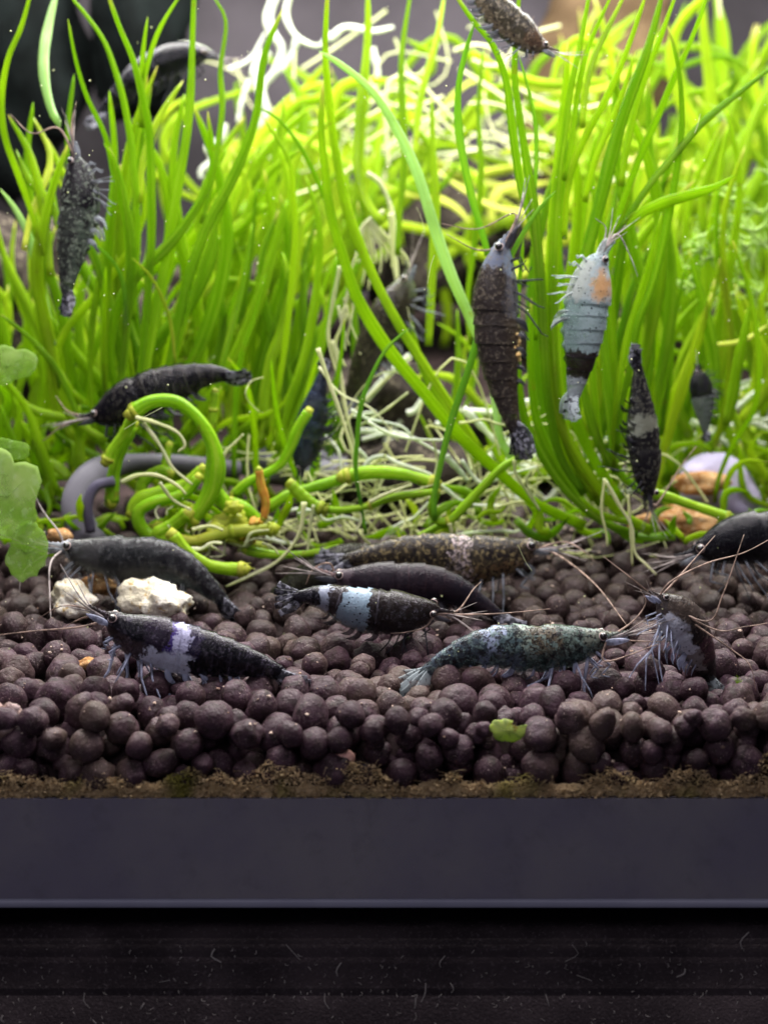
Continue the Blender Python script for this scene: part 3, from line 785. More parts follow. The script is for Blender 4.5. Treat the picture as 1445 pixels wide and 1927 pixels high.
for i in range(50):
    bx = R.uniform(860, 1250); by = R.uniform(800, 960)
    rleaf(g15, (bx, by), (bx + R.gauss(10, 70), by - R.uniform(60, 260)), R.uniform(9.0, 11), R.uniform(10, 20), R.choice(['leaf', 'leaf_lime', 'leaf_lime']), 0.12)
g16 = plant('grass_plant', 1330, 960, 9.0, 'low bright leaves under and around the lilac stone')
for i in range(46):
    bx = R.uniform(1180, 1500); by = R.uniform(860, 990)
    rleaf(g16, (bx, by), (bx + R.gauss(0, 80), by - R.uniform(30, 150)), R.uniform(9.0, 10.5), R.uniform(10, 18), R.choice(['leaf', 'leaf_lime', 'leaf_lime']), 0.2)
g17 = plant('grass_plant', 780, 300, 15.0, 'far yellow green leaves drooping at the upper centre')
for i in range(36):
    x0 = R.uniform(560, 1020); y0 = R.uniform(40, 420)
    rleaf(g17, (x0, y0 + R.uniform(80, 260)), (x0 + R.gauss(60, 120), y0), R.uniform(15, 20), R.uniform(14, 28), R.choice(['leaf_lime', 'leaf_lime', 'leaf', 'leaf_yellow']), 0.25)

# ---------------------------------------------------------------- runners with nodes and roots
def runner(pts, wpx, Y, label, mat='runner', nodes=(), dY=0.0, roots=(), stubs=(), group='green runner stems on the bed', wfn=None):
    m_ = len(pts); P3 = [P(x, y, Y + dY * i / (m_ - 1)) for i, (x, y) in enumerate(pts)]
    g = empty('runner', P3[-1].copy(), label, 'runner stem', group)
    c = spline(P3, max(16, m_ * 6)); r0 = wpx / 2 * U(Y)
    def rad(t):
        k = wfn(t) if wfn else 1.0
        for q in nodes: k *= 1 + 0.16 * math.exp(-((t - q) / 0.02) ** 2)
        return r0 * k * (1 + 0.03 * math.sin(31 * t) + 0.09 * math.sin(7 * t + wpx) - 0.06 * t)
    mb = MB(); tube(mb, c, rad, 16, 0.92); link('stem', mb.mesh('stem'), M[mat], g)
    for q in nodes:
        i = min(len(c) - 2, max(1, int(q * (len(c) - 1)))); T = (c[i + 1] - c[i - 1]).normalized()
        mb = MB(); tube(mb, [c[i] - T * r0 * .45, c[i] - T * r0 * .1, c[i] + T * r0 * .2, c[i] + T * r0 * .5], lambda t: r0 * (1.08 + 0.20 * math.sin(3.14 * t)), 14, 0.95)
        for k in range(5):
            a = R.uniform(0, 6.28); d = Vector((math.cos(a), -abs(math.sin(a)) * .6, math.sin(a))) * r0
            tube(mb, spline([c[i] + d * .9, c[i] + d * 1.2 + T * r0 * .4, c[i] + d * 1.3 + T * r0 * .9], 5), lambda t: r0 * .16 * (1.05 - t), 5)
        link('node', mb.mesh('node'), M['runner_yellow'] if mat != 'cream' else M['cream'], g)
    for (e, s) in ((0, 1), (-1, -1)):
        mb = MB(); d = (c[e] - c[e + s]).normalized()
        lump(mb, c[e] + d * r0 * 0.1, r0 * rad(0 if e == 0 else 1) / r0 * 0.95, 2, 0.2, 2, 5, (1, 1, 1)); link('cut_end', mb.mesh('end'), M['runner_yellow'], g)
    for rp in roots: root(rp[0], rp[1], Y + rp[2], g)
    return g


def root(pts, wpx, Y, parent, mat='cream', dY=0.0, name='root'):
    m_ = len(pts); c = spline([P(x, y, Y + dY * i / max(1, m_ - 1)) for i, (x, y) in enumerate(pts)], m_ * 6)
    mb = MB(); ph = R.uniform(0, 6)
    tube(mb, c, lambda t: wpx / 2 * U(Y) * (1 - 0.45 * t) * (1 + 0.12 * math.sin(t * 19 + ph)), 7, 0.8, R.uniform(-1, 1))
    return link(name, mb.mesh('root'), M[mat], parent)


runner([(247, 778), (285, 756), (330, 756), (368, 782), (396, 825), (406, 872), (398, 920), (376, 960), (352, 985)], 27, 6.0,
       'thick bright green stem arching high over the left tangle', nodes=(0.03, 0.97), wfn=lambda t: 0.95 + 0.5 * math.exp(-((t - 0.68) / 0.16) ** 2),
       roots=[([(255, 785), (300, 798), (335, 815), (348, 838), (335, 850)], 9, -.2), ([(270, 795), (302, 840), (325, 880), (362, 912)], 9, -.15), ([(412, 880), (425, 850), (440, 835), (458, 817)], 9, 0)])
runner([(200, 868), (214, 842), (236, 812), (250, 782)], 21, 6.2, 'short green stem rising to the left foot of the arch', nodes=(0.05,))
runner([(210, 945), (214, 890), (228, 845), (248, 800)], 26, 6.5, 'darker green stem behind the left foot of the arch')
runner([(372, 960), (330, 995), (290, 1010), (264, 990), (262, 962), (292, 944), (345, 930), (372, 900)], 24, 6.1, 'green stem looping in a U under the arch', nodes=(0.02,))
runner([(248, 965), (262, 940), (305, 925), (350, 910), (380, 885)], 25, 6.3, 'green stem crossing behind the U shaped loop')
runner([(318, 890), (300, 885), (274, 902), (262, 928)], 22, 6.6, 'short cut green stub behind the loop with a pale end')
runner([(318, 838), (313, 862), (308, 885)], 16, 6.9, 'little upright yellow green stub under the arch')
runner([(352, 968), (322, 990), (298, 1006), (318, 1018)], 28, 5.9, 'stout green stem crossing low in front of the loop')
runner([(325, 1008), (352, 1040), (392, 1063), (424, 1070), (458, 1072)], 26, 5.4, 'green stem lying lowest on the pellets with a cut end at right', nodes=(0.97,))
runner([(405, 922), (425, 950), (438, 975), (452, 1000)], 25, 6.2, 'green stem sloping down into the yellow joint')
runner([(436, 945), (462, 958), (488, 980)], 24, 6.4, 'green stub right of the yellow joint ending in an orange cut')
runner([(515, 996), (480, 998), (440, 1000), (400, 1010), (360, 1018), (322, 1010)], 24, 5.9, 'yellowish stem lying across under the loop', mat='runner_yellow', nodes=(0.0, 0.4))
runner([(492, 1030), (460, 1022), (430, 1010), (410, 985)], 22, 6.2, 'yellow stub of stem under the yellow joint', mat='runner_yellow')
runner([(635, 1030), (590, 1040), (545, 1044), (500, 1042), (465, 1035)], 20, 6.0, 'tapering green runner with a frayed tan tip reaching right', wfn=lambda t: 0.55 + 0.5 * t)
runner([(487, 885), (492, 915), (500, 945), (497, 975)], 17, 5.8, 'rusty orange upright stub beside the yellow joint', mat='orange_stub')
runner([(580, 775), (560, 808), (543, 850), (520, 880), (470, 905), (440, 930)], 19, 6.8, 'runner with a tan cut tip rising behind the orange stub', mat='runner')
runner([(404, 738), (402, 765), (400, 800)], 15, 7.0, 'small jointed upright stub right of the arch', nodes=(0.55,))
j = rock('yellow_joint', 435, 985, 6.2, 30, (1.1, 0.7, 1.0), 'white_stone', 'knobbly yellow cream root joint where many stems meet', 'root joint', 71, 0.4, 0.4, 3)
j.data.materials[0] = M['runner_yellow']
for (x, y, r_, lab) in ((300, 1000, 22, 'tan knob of old root below the loop'), (345, 1045, 18, 'pale knob of old root left of the lowest stem')):
    j = rock('old_root', x, y, 6.3, r_, (1.2, 0.7, 0.8), 'white_stone', lab, 'root joint', x, 0.4, 0.3, 3); j.data.materials[0] = M['runner_yellow']

runner([(505, 955), (545, 930), (585, 918), (640, 902), (652, 896)], 21, 6.4, 'green runner piece rising to the long middle runner')
runner([(646, 897), (700, 889), (760, 893), (818, 910)], 25, 6.3, 'long glossy green middle runner bowed upward', nodes=(0.02, 0.98),
       roots=[([(700, 970), (740, 930), (780, 922), (815, 912)], 6, -.1)])
runner([(548, 912), (570, 935), (592, 950), (608, 958)], 24, 6.1, 'green leaf base where two thin leaves meet the lower runner', nodes=(0.95,),
       roots=[([(570, 945), (565, 1000), (530, 1050), (480, 1078), (432, 1100)], 10, -.3), ([(575, 945), (560, 1010), (520, 1058), (470, 1085), (425, 1104)], 8, -.35), ([(590, 950), (582, 1000), (578, 1050)], 8, -.1),
              ([(598, 655), (620, 720), (648, 800), (665, 860), (676, 930), (680, 975), (668, 1005)], 9, .1)])
runner([(606, 958), (640, 960), (690, 953), (740, 936), (820, 925)], 15, 6.2, 'slim lower middle runner parallel to the bowed one', nodes=(0.0, 0.42),
       roots=[([(695, 945), (730, 928), (775, 912)], 9, -.1)])
runner([(822, 925), (812, 955), (820, 978), (845, 980), (872, 955), (905, 920), (945, 880), (985, 858)], 17, 6.4, 'green runner with a hooked bend rising right behind the roots', nodes=(0.3,),
       roots=[([(846, 985), (850, 1005), (845, 1025)], 9, -.1)])
runner([(835, 985), (808, 1000), (778, 1018)], 15, 6.6, 'short runner dropping left from the hooked bend')
runner([(1215, 925), (1255, 935), (1300, 950), (1345, 965), (1385, 980)], 20, 6.6, 'green runner at right passing in front of the orange stone', nodes=(0.9,))
runner([(1385, 978), (1420, 970), (1470, 965)], 15, 6.8, 'green runner end leaving the right edge above the black shrimp')

jr = empty('joint_root', P(430, 990, 6.0), 'short cream rootlets bristling round the knobbly yellow joint', 'roots')
for i in range(22):
    x, y = R.uniform(280, 500), R.uniform(960, 1040); a = R.uniform(0, 6.28); L = R.uniform(20, 60)
    root([(x, y), (x + L * .5 * math.cos(a), y + L * .5 * math.sin(a) + 4), (x + L * math.cos(a + .5), y + L * .8 * math.sin(a + .5))], R.uniform(4, 8), R.uniform(5.7, 6.3), jr)
for i, (x, y, r_) in enumerate(((465, 1008, 16), (405, 1002, 18), (440, 955, 15), (482, 985, 14), (330, 1018, 16), (380, 1030, 13))):
    mb = MB(); lump(mb, P(x, y, 6.0), r_ * U(6), 3, 0.35, 1.6, i + 60, (1.2, .8, .9), rrot(), 0.3)
    link('knob', mb.mesh('knob'), M['orange_stub'] if i in (0, 3) else M['runner_yellow'], jr)
ww = empty('root_bundle', P(800, 900, 7.0), 'loose bright white roots arching over the middle runners', 'roots')
for pts, wd in (([(660, 770), (690, 788), (709, 792), (754, 802), (781, 826), (830, 854), (860, 880)], 8), ([(672, 804), (720, 775), (768, 738)], 7), ([(692, 793), (733, 816), (781, 826), (838, 828)], 8),
                ([(681, 885), (698, 864), (723, 858), (747, 871), (781, 882), (813, 896), (840, 925)], 9), ([(716, 1006), (754, 985), (781, 972), (806, 945)], 8), ([(826, 1014), (889, 1003), (941, 999), (975, 999), (1012, 966)], 9),
                ([(838, 858), (864, 885), (880, 905)], 15), ([(828, 912), (871, 944), (906, 951), (945, 951)], 8), ([(668, 842), (684, 855), (700, 878)], 9), ([(872, 768), (900, 796), (938, 836)], 17),
                ([(612, 820), (636, 847), (643, 888)], 8), ([(560, 968), (588, 961), (612, 979), (650, 973), (690, 985)], 8), ([(868, 866), (906, 909), (958, 892), (1010, 878)], 8), ([(520, 985), (548, 960), (585, 958)], 9),
                ([(500, 1010), (528, 1020), (560, 1024)], 9), ([(890, 940), (930, 920), (980, 925), (1020, 905)], 7), ([(600, 690), (640, 740), (700, 770), (750, 830)], 5)):
    root(pts, wd, R.uniform(6.6, 7.6), ww, 'white_root_glare' if wd > 7 else 'cream')
# pale roots: the ones that can be picked out, then the tangle
pr = empty('root_bundle', P(650, 640, 7.6), 'bundle of pale cream roots hanging beside the broad arched leaf', 'roots')
for pts, wd in (([(655, 590), (640, 620), (632, 650), (650, 690)], 9), ([(668, 560), (660, 600), (652, 640)], 8), ([(640, 500), (628, 560), (618, 620), (622, 660), (640, 720)], 9),
                ([(625, 640), (640, 700), (650, 770), (668, 850), (680, 930)], 9), ([(660, 520), (650, 570), (640, 600)], 9), ([(648, 560), (660, 610), (672, 640)], 7), ([(636, 575), (645, 620), (650, 660)], 8),
                ([(652, 575), (645, 610), (657, 650)], 8)):
    root(pts, wd, 7.5, pr)
pf = empty('root_fan', P(720, 400, 9.6), 'fan of long cream roots spreading from a green node at upper centre', 'roots')
for i in range(11):
    x = 672 + i * 9; root([(722, 395), (712 - (10 - i) * 3, 425), (x, 470 + R.uniform(-10, 20)), (x - 12 + i * 2, 510 + R.uniform(-20, 40))], 7, 9.6, pf, 'cream')
root([(690, 325), (715, 345), (735, 390), (742, 440), (745, 500), (755, 560)], 10, 9.3, pf)
root([(735, 400), (738, 470), (748, 540), (752, 572)], 10, 9.2, pf)

pw = empty('glare_streak', P(395, 320, 12.5), 'white twisted streaks painting the glare in the upper left centre', 'roots')  # added white tubes standing in for overexposed highlights
for pts, wd in (([(518, -10), (505, 30), (512, 60), (530, 90), (520, 130), (495, 165), (502, 210), (488, 240)], 17), ([(545, -10), (538, 30), (560, 70), (600, 85), (620, 60)], 12),
                ([(505, 95), (480, 130), (490, 180)], 20), ([(422, 232), (415, 262), (392, 275), (398, 300), (378, 322), (380, 335)], 15), ([(470, 150), (455, 190), (448, 230)], 10),
                ([(312, 90), (350, 82), (385, 92), (405, 105), (420, 115)], 7), ([(620, 75), (650, 50), (700, 58), (740, 50)], 11), ([(700, 90), (710, 130), (705, 170)], 13),
                ([(560, 70), (545, 110), (520, 140)], 12), ([(430, 130), (470, 110), (500, 60)], 7)):
    root(pts, wd * 1.15, 15.5, pw, 'white_root_glare')

b = MB()
for i in range(150):
    x = R.uniform(480, 1180); y = 1015 - abs(R.gauss(0, 75)) - (30 if x > 700 else 0) * R.random(); Y = R.uniform(6.8, 9.2)
    a = R.gauss(0.2, 0.7) + (3.14 if R.random() < .4 else 0); L = R.uniform(60, 210); k = R.gauss(0, .35)
    pts = []
    for s in (0, .25, .5, .75, 1):
        pts.append((x + L * s * math.cos(a) - k * L * math.sin(3.1 * s) * math.sin(a), min(1046, y + L * s * math.sin(a) + k * L * math.sin(3.1 * s) * math.cos(a) + R.uniform(-6, 6))))
    tube(b, spline([P(p_[0], p_[1], Y + R.uniform(-.2, .2)) for p_ in pts], 14), R.uniform(1.0, 2.7) * U(Y), 5, cap=False)
prop(link('root_tangle', b.mesh('roots'), M['cream']), 'tangle of pale cream roots over the bed behind the shrimps', 'roots', kind='stuff')
b = MB()
for i in range(120):
    x = R.choice((R.uniform(560, 1150), R.uniform(1050, 1445))); y = R.uniform(740, 960); Y = R.uniform(9.5, 11.5)
    a = R.uniform(-1.0, 0.6); L = R.uniform(40, 150)
    tube(b, spline([P(x, y, Y), P(x + L * .5 * math.cos(a), y + L * .5 * math.sin(a) + R.uniform(-20, 20), Y), P(x + L * math.cos(a), y + L * math.sin(a), Y)], 9), R.uniform(2.5, 6.5) * U(Y), 5, cap=False)
prop(link('far_root_tangle', b.mesh('roots'), M['white_root_glare']), 'bright white roots glinting behind the stems', 'roots', kind='stuff')
b = MB()
for i in range(50):
    x = R.gauss(760, 170); y = R.gauss(230, 100); Y = R.uniform(13, 18)
    a = R.uniform(-0.9, 0.9); L = R.uniform(60, 220); k = R.gauss(0, .4)
    pts = [(x + L * s * math.cos(a) - k * L * math.sin(3.1 * s) * math.sin(a), y + L * s * math.sin(a) + k * L * math.sin(3.1 * s) * math.cos(a)) for s in (0, .33, .66, 1)]
    tube(b, spline([P(p_[0], p_[1], Y) for p_ in pts], 12), R.uniform(1.2, 3.6) * U(Y), 5, cap=False)
prop(link('upper_root_tangle', b.mesh('roots'), M['cream']), 'blurred pale root tangle at the upper centre', 'roots', kind='stuff')
b = MB()
for i in range(60):
    x = R.gauss(1385, 55); y = R.gauss(470, 70); Y = R.uniform(9.3, 11)
    for k in range(6):
        a = R.uniform(0, 6.28); L = R.uniform(12, 42)
        tube(b, spline([P(x, y, Y), P(x + L * .5 * math.cos(a + .3), y + L * .5 * math.sin(a + .3), Y), P(x + L * math.cos(a), y + L * math.sin(a), Y)], 5), lambda t: 3.0 * U(Y) * (1.1 - t), 4, cap=False)
prop(link('moss', b.mesh('moss'), leaf_mat('moss_pale', (0.42, 0.60, 0.16), (0.5, 0.66, 0.3), 0.45)), 'pale feathery moss stars at the right edge', 'moss', kind='stuff')
hr = empty('hanging_root', P(1130, 1000, 5.8), 'three thin cream roots hanging in front of the right clump base', 'roots')
root([(1138, 900), (1132, 960), (1140, 1000), (1143, 1028)], 7, 5.9, hr); root([(1140, 905), (1165, 950), (1188, 990), (1195, 1040), (1215, 1062), (1235, 1082)], 8, 5.8, hr); root([(1182, 930), (1186, 990), (1190, 1065)], 7, 5.85, hr)
rb = empty('root_pair', P(1010, 960, 6.0), 'two cream roots dangling at the foot of the long arching leaf', 'roots')
root([(968, 865), (970, 890), (985, 915), (1005, 945), (1015, 960)], 8, 5.9, rb); root([(1000, 885), (990, 905), (1000, 930), (1016, 962)], 6, 5.9, rb)
lr = empty('arch_root', P(300, 900, 5.7), 'pale curved root crossing in front of the arch interior', 'roots')
root([(228, 908), (262, 894), (300, 896), (335, 915), (350, 930)], 10, 5.6, lr); root([(300, 908), (325, 940), (360, 960)], 8, 5.7, lr)
root([(350, 1032), (378, 1033), (398, 1022), (418, 1022)], 10, 5.5, lr); root([(362, 997), (395, 990), (420, 998)], 9, 5.5, lr)


# ---------------------------------------------------------------- round leaves at left, scrap leaf, sprig
def disc_leaf(name, px, py, Y, rx, ry, label, mat='round_leaf', rz=0.0, tilt=0.4, bite=None, seed=1, stem=None):
    c = P(px, py, Y); u = U(Y); g = empty(name, c, label, 'leaf'); mb = MB(); RN = 8; SG = 40
    vs = [Vector((0, 0, 0))]; uv = [(0.5, 0.5)]
    for i in range(1, RN + 1):
        for k in range(SG):
            a = 2 * math.pi * k / SG; e = 1 + 0.30 * noise.noise(Vector((math.cos(a) * 1.5, math.sin(a) * 1.5, seed))) + 0.14 * noise.noise(Vector((math.cos(a) * 5, math.sin(a) * 5, seed)))
            if bite and abs((a - bite + math.pi) % (2 * math.pi) - math.pi) < 0.35: e *= 0.55
            r = i / RN * e; x = r * rx * math.cos(a); z = r * ry * math.sin(a)
            y = 0.22 * rx * r * r + 0.05 * rx * noise.noise(Vector((x / rx * 2, z / ry * 2, seed)))
            x, z = x * math.cos(rz) - z * math.sin(rz), x * math.sin(rz) + z * math.cos(rz)
            vs.append(Vector((x * u, (y + z * tilt) * u, z * u))); uv.append((r / 2, k / SG))
    fs = [(0, 1 + k, 1 + (k + 1) % SG) for k in range(SG)]
    for i in range(RN - 1):
        for k in range(SG):
            a_, b_ = 1 + i * SG + k, 1 + i * SG + (k + 1) % SG; fs.append((a_, a_ + SG, b_ + SG, b_))
    nn = len(vs); th = 0.006
    vs2 = [v + Vector((0, th, 0)) for v in vs]; f2 = [tuple(q + nn for q in reversed(f)) for f in fs]
    rim = [(1 + (RN - 1) * SG + k, nn + 1 + (RN - 1) * SG + k, nn + 1 + (RN - 1) * SG + (k + 1) % SG, 1 + (RN - 1) * SG + (k + 1) % SG) for k in range(SG)]
    mb.add([c + v for v in vs + vs2], fs + f2 + rim, uv + uv)
    link('blade', mb.mesh('blade'), M[mat], g)
    mb = MB()
    for k in range(5):
        a = rz + (k - 2) * 0.55 + math.pi / 2
        pa = c + Vector((0, -0.012, 0)); pb = c + Vector((math.cos(a) * rx * .75 * u, (0.12 * rx + math.sin(a) * ry * .75 * tilt) * u - 0.006, math.sin(a) * ry * .75 * u))
        tube(mb, spline([pa, (pa + pb) / 2 + Vector((0, -0.01, 0)), pb], 6), lambda t: 1.0 * u * (1.1 - t), 5, cap=False)
    link('vein', mb.mesh('vein'), M[mat], g)
    return g


disc_leaf('round_leaf', 14, 935, 4.4, 60, 80, 'largest pale green round leaf at the left edge', rz=0.2, tilt=0.25, seed=2)
disc_leaf('round_leaf', 48, 1040, 4.2, 40, 52, 'round leaf drooping lowest at left over the pellets', rz=-0.2, tilt=0.35, seed=5)
disc_leaf('round_leaf', 12, 845, 5.2, 42, 22, 'flat green leaf above the largest round leaf', rz=-0.15, tilt=0.3, seed=7)
disc_leaf('round_leaf', 14, 690, 6.0, 46, 36, 'pale round leaf highest at the left edge among the grass', rz=0.2, tilt=0.3, seed=9)
M['scrap'] = leaf_mat('leaf_scrap', (0.30, 0.36, 0.10), (0.36, 0.40, 0.12), 0.3, 0.6, speck=0.6)
disc_leaf('leaf_scrap', 956, 1376, 0.10, 36, 23, 'nibbled yellow green leaf scrap lying on front pellets', 'scrap', rz=-0.05, tilt=0.3, bite=0.9, seed=11)
rr = empty('moss_sprig', P(1388, 1288, 1.4), 'tiny green moss sprig on a pellet at right', 'moss sprig')
for k in range(6):
    mb = MB(); tube(mb, spline([P(1388, 1300, 1.4), P(1386 + k * 1.5, 1285, 1.4), P(1378 + k * 4, 1270 + abs(k - 2) * 3, 1.4)], 5), lambda t: 1.6 * U(1.4) * (1.1 - t), 5)
    link('frond', mb.mesh('frond'), M['leaf'], rr)


# ---------------------------------------------------------------- shrimps
def shrimp_mat(name, top, bot, split=0.30, edge=0.05, speck_dark=0.0, speck_light=0.0, glass=0.13, pale_tone=(0.25, 0.24, 0.30), rough=0.22, nsc=5.0, splitw=0.12, dots=0.0, blotch=None):
    """top / bot: colour stops along the body (0 head .. 1 tail) for the back and for the belly"""
    t = NT(name); uv = t.n('ShaderNodeTexCoord').outputs['UV']; co = t.obj()
    sx = t.n('ShaderNodeSeparateXYZ'); t.l(uv, sx.inputs[0]); u, v = sx.outputs[0], sx.outputs[1]
    n1 = t.noise(nsc, 4, 0.6, co); jit = t.math('ADD', t.math('MULTIPLY', t.math('SUBTRACT', n1, 0.5), edge * 4.5), t.math('MULTIPLY', t.math('SUBTRACT', t.noise(19, 4, 0.7, co), 0.5), 0.11))
    uu = t.math('ADD', u, jit)
    def stops(c):
        out = []
        for i, (p, q) in enumerate(c):
            if i: out.append((max(0.0, p - 0.012), c[i - 1][1]))
            out.append((p, q))
        return out
    a = t.ramp(uu, stops(top)); b_ = t.ramp(uu, stops(bot))
    vv = t.math('ADD', v, t.math('MULTIPLY', t.math('SUBTRACT', t.noise(nsc * 1.7, 3, 0.6, co), 0.5), 0.5))
    col = t.mix(t.step(vv, split - splitw, split + splitw), b_, a)
    if speck_dark:
        col = t.mix(t.math('MULTIPLY', t.step(t.noise(17, 5, 0.75, co), 0.60 - 0.16 * speck_dark, 0.63 - 0.16 * speck_dark), 0.9), col, (0.012, 0.010, 0.012))
    if blotch:
        u0, v0, ru, rv, bc = blotch
        q = t.math('ADD', t.math('POWER', t.math('DIVIDE', t.math('SUBTRACT', uu, u0), ru), 2.0), t.math('POWER', t.math('ABSOLUTE', t.math('DIVIDE', t.math('SUBTRACT', vv, v0), rv)), 2.0))
        col = t.mix(t.math('MULTIPLY', t.math('SUBTRACT', 1.0, t.step(q, 0.1, 1.7)), 0.80), col, bc)
    if dots:
        vo = t.n('ShaderNodeTexVoronoi'); vo.inputs['Scale'].default_value = 17; t.l(co, vo.inputs['Vector'])
        m = t.math('MULTIPLY', t.math('SUBTRACT', 1.0, t.step(vo.outputs['Distance'], 0.16, 0.26)), t.step(t.noise(4, 2, vec=co), 0.60 - 0.2 * dots, 0.62))
        col = t.mix(m, col, (0.01, 0.01, 0.012))
    if speck_light:
        col = t.mix(t.math('MULTIPLY', t.step(t.noise(15, 5, 0.75, co), 0.53, 0.60), min(1.0, speck_light * 1.25)), col, pale_tone)
    pat = t.step(t.noise(6.5, 4, 0.65, co), 0.50, 0.58)  # paler mottling of the shell itself
    col = t.mix(t.math('MULTIPLY', pat, 0.35), col, t.mix(0.14, col, pale_tone))
    # each tail plate ends in a thin paler hem
    fr_ = t.math('FRACT', t.math('DIVIDE', t.math('SUBTRACT', u, 0.40), 0.083))
    hem = t.math('MULTIPLY', t.math('MULTIPLY', t.step(fr_, 0.80, 0.90), t.math('SUBTRACT', 1.0, t.step(fr_, 0.93, 0.99))), t.math('MULTIPLY', t.step(u, 0.39, 0.41), t.math('SUBTRACT', 1.0, t.step(u, 0.88, 0.92))))
    col = t.mix(t.math('MULTIPLY', hem, t.math('MULTIPLY', t.step(t.noise(8, 3, vec=co), 0.40, 0.60), 0.30)), col, pale_tone)
    tb = t.bump(t.math('ADD', t.noise(35, 3, vec=co), t.noise(9, 3, vec=co)), 0.5, 0.02)
    sh = t.pbr(col, rough - 0.03, 1.1, tb, 0.0)
    if glass: 
        g = t.math('MULTIPLY', t.math('ADD', t.math('MULTIPLY', t.noise(7, 3, vec=co), 0.8), t.math('MULTIPLY', t.math('SUBTRACT', 1.1, vv), 1.3)), glass, clamp=True)
        clear = t.math('MULTIPLY', t.step(t.noise(4.5, 4, 0.6, co), 0.50, 0.62), min(0.55, glass * 2.2))
        sh = t.mixs(t.math('MAXIMUM', g, clear), sh, t.transp((0.90, 0.93, 0.93)))
    return t.done(sh)


def limb_mat(name, c, glass=0.35):
    t = NT(name); co = t.obj()
    col = t.mix(t.step(t.noise(9, 3, vec=co), 0.45, 0.6), c, tuple(q * 0.45 for q in c))
    return t.done(t.mixs(glass, t.pbr(col, 0.3, 0.5), t.transp()))


LM = {'blue': limb_mat('limb_blue_grey', (0.46, 0.50, 0.66), 0.35), 'dark': limb_mat('limb_dark', (0.045, 0.045, 0.055), 0.35),
      'grey': limb_mat('limb_grey', (0.22, 0.24, 0.27), 0.45), 'pale': limb_mat('limb_pale', (0.55, 0.62, 0.62), 0.45),
      'feeler': limb_mat('feeler_tan', (0.42, 0.30, 0.24), 0.25), 'feeler_pale': limb_mat('feeler_pale', (0.50, 0.44, 0.42), 0.35)}
t = NT('eye_black'); M['eye'] = t.done(t.pbr((0.012, 0.010, 0.010), 0.08, 2.0, None, 1.0))
t = NT('eye_ring'); M['eye_ring'] = t.done(t.pbr((0.50, 0.38, 0.36), 0.3, 0.6))
t = NT('tail_fan_dark'); co = t.obj(); M['fan_dark'] = t.done(t.mixs(0.30, t.pbr(t.mix(t.step(t.noise(14, 3, vec=co), 0.45, 0.6), (0.02, 0.02, 0.025), (0.20, 0.20, 0.24)), 0.3, 0.5), t.transp()))
t = NT('tail_fan_pale'); co = t.obj(); M['fan_pale'] = t.done(t.mixs(0.5, t.pbr(t.mix(t.step(t.noise(14, 3, vec=co), 0.5, 0.65), (0.40, 0.46, 0.48), (0.03, 0.03, 0.04)), 0.3, 0.5), t.transp()))

PROF = [(0, .003), (.05, .008), (.09, .018), (.12, .040), (.17, .066), (.24, .092), (.32, .108), (.395, .113), (.42, .106), (.50, .112), (.60, .102), (.70, .086), (.79, .068), (.86, .053), (.92, .042), (.97, .032), (1.0, .016)]


def prof(t):
    for i in range(len(PROF) - 1):
        if t <= PROF[i + 1][0]:
            a, b_ = PROF[i], PROF[i + 1]; k = (t - a[0]) / (b_[0] - a[0]); return a[1] + (b_[1] - a[1]) * k
    return PROF[-1][1]


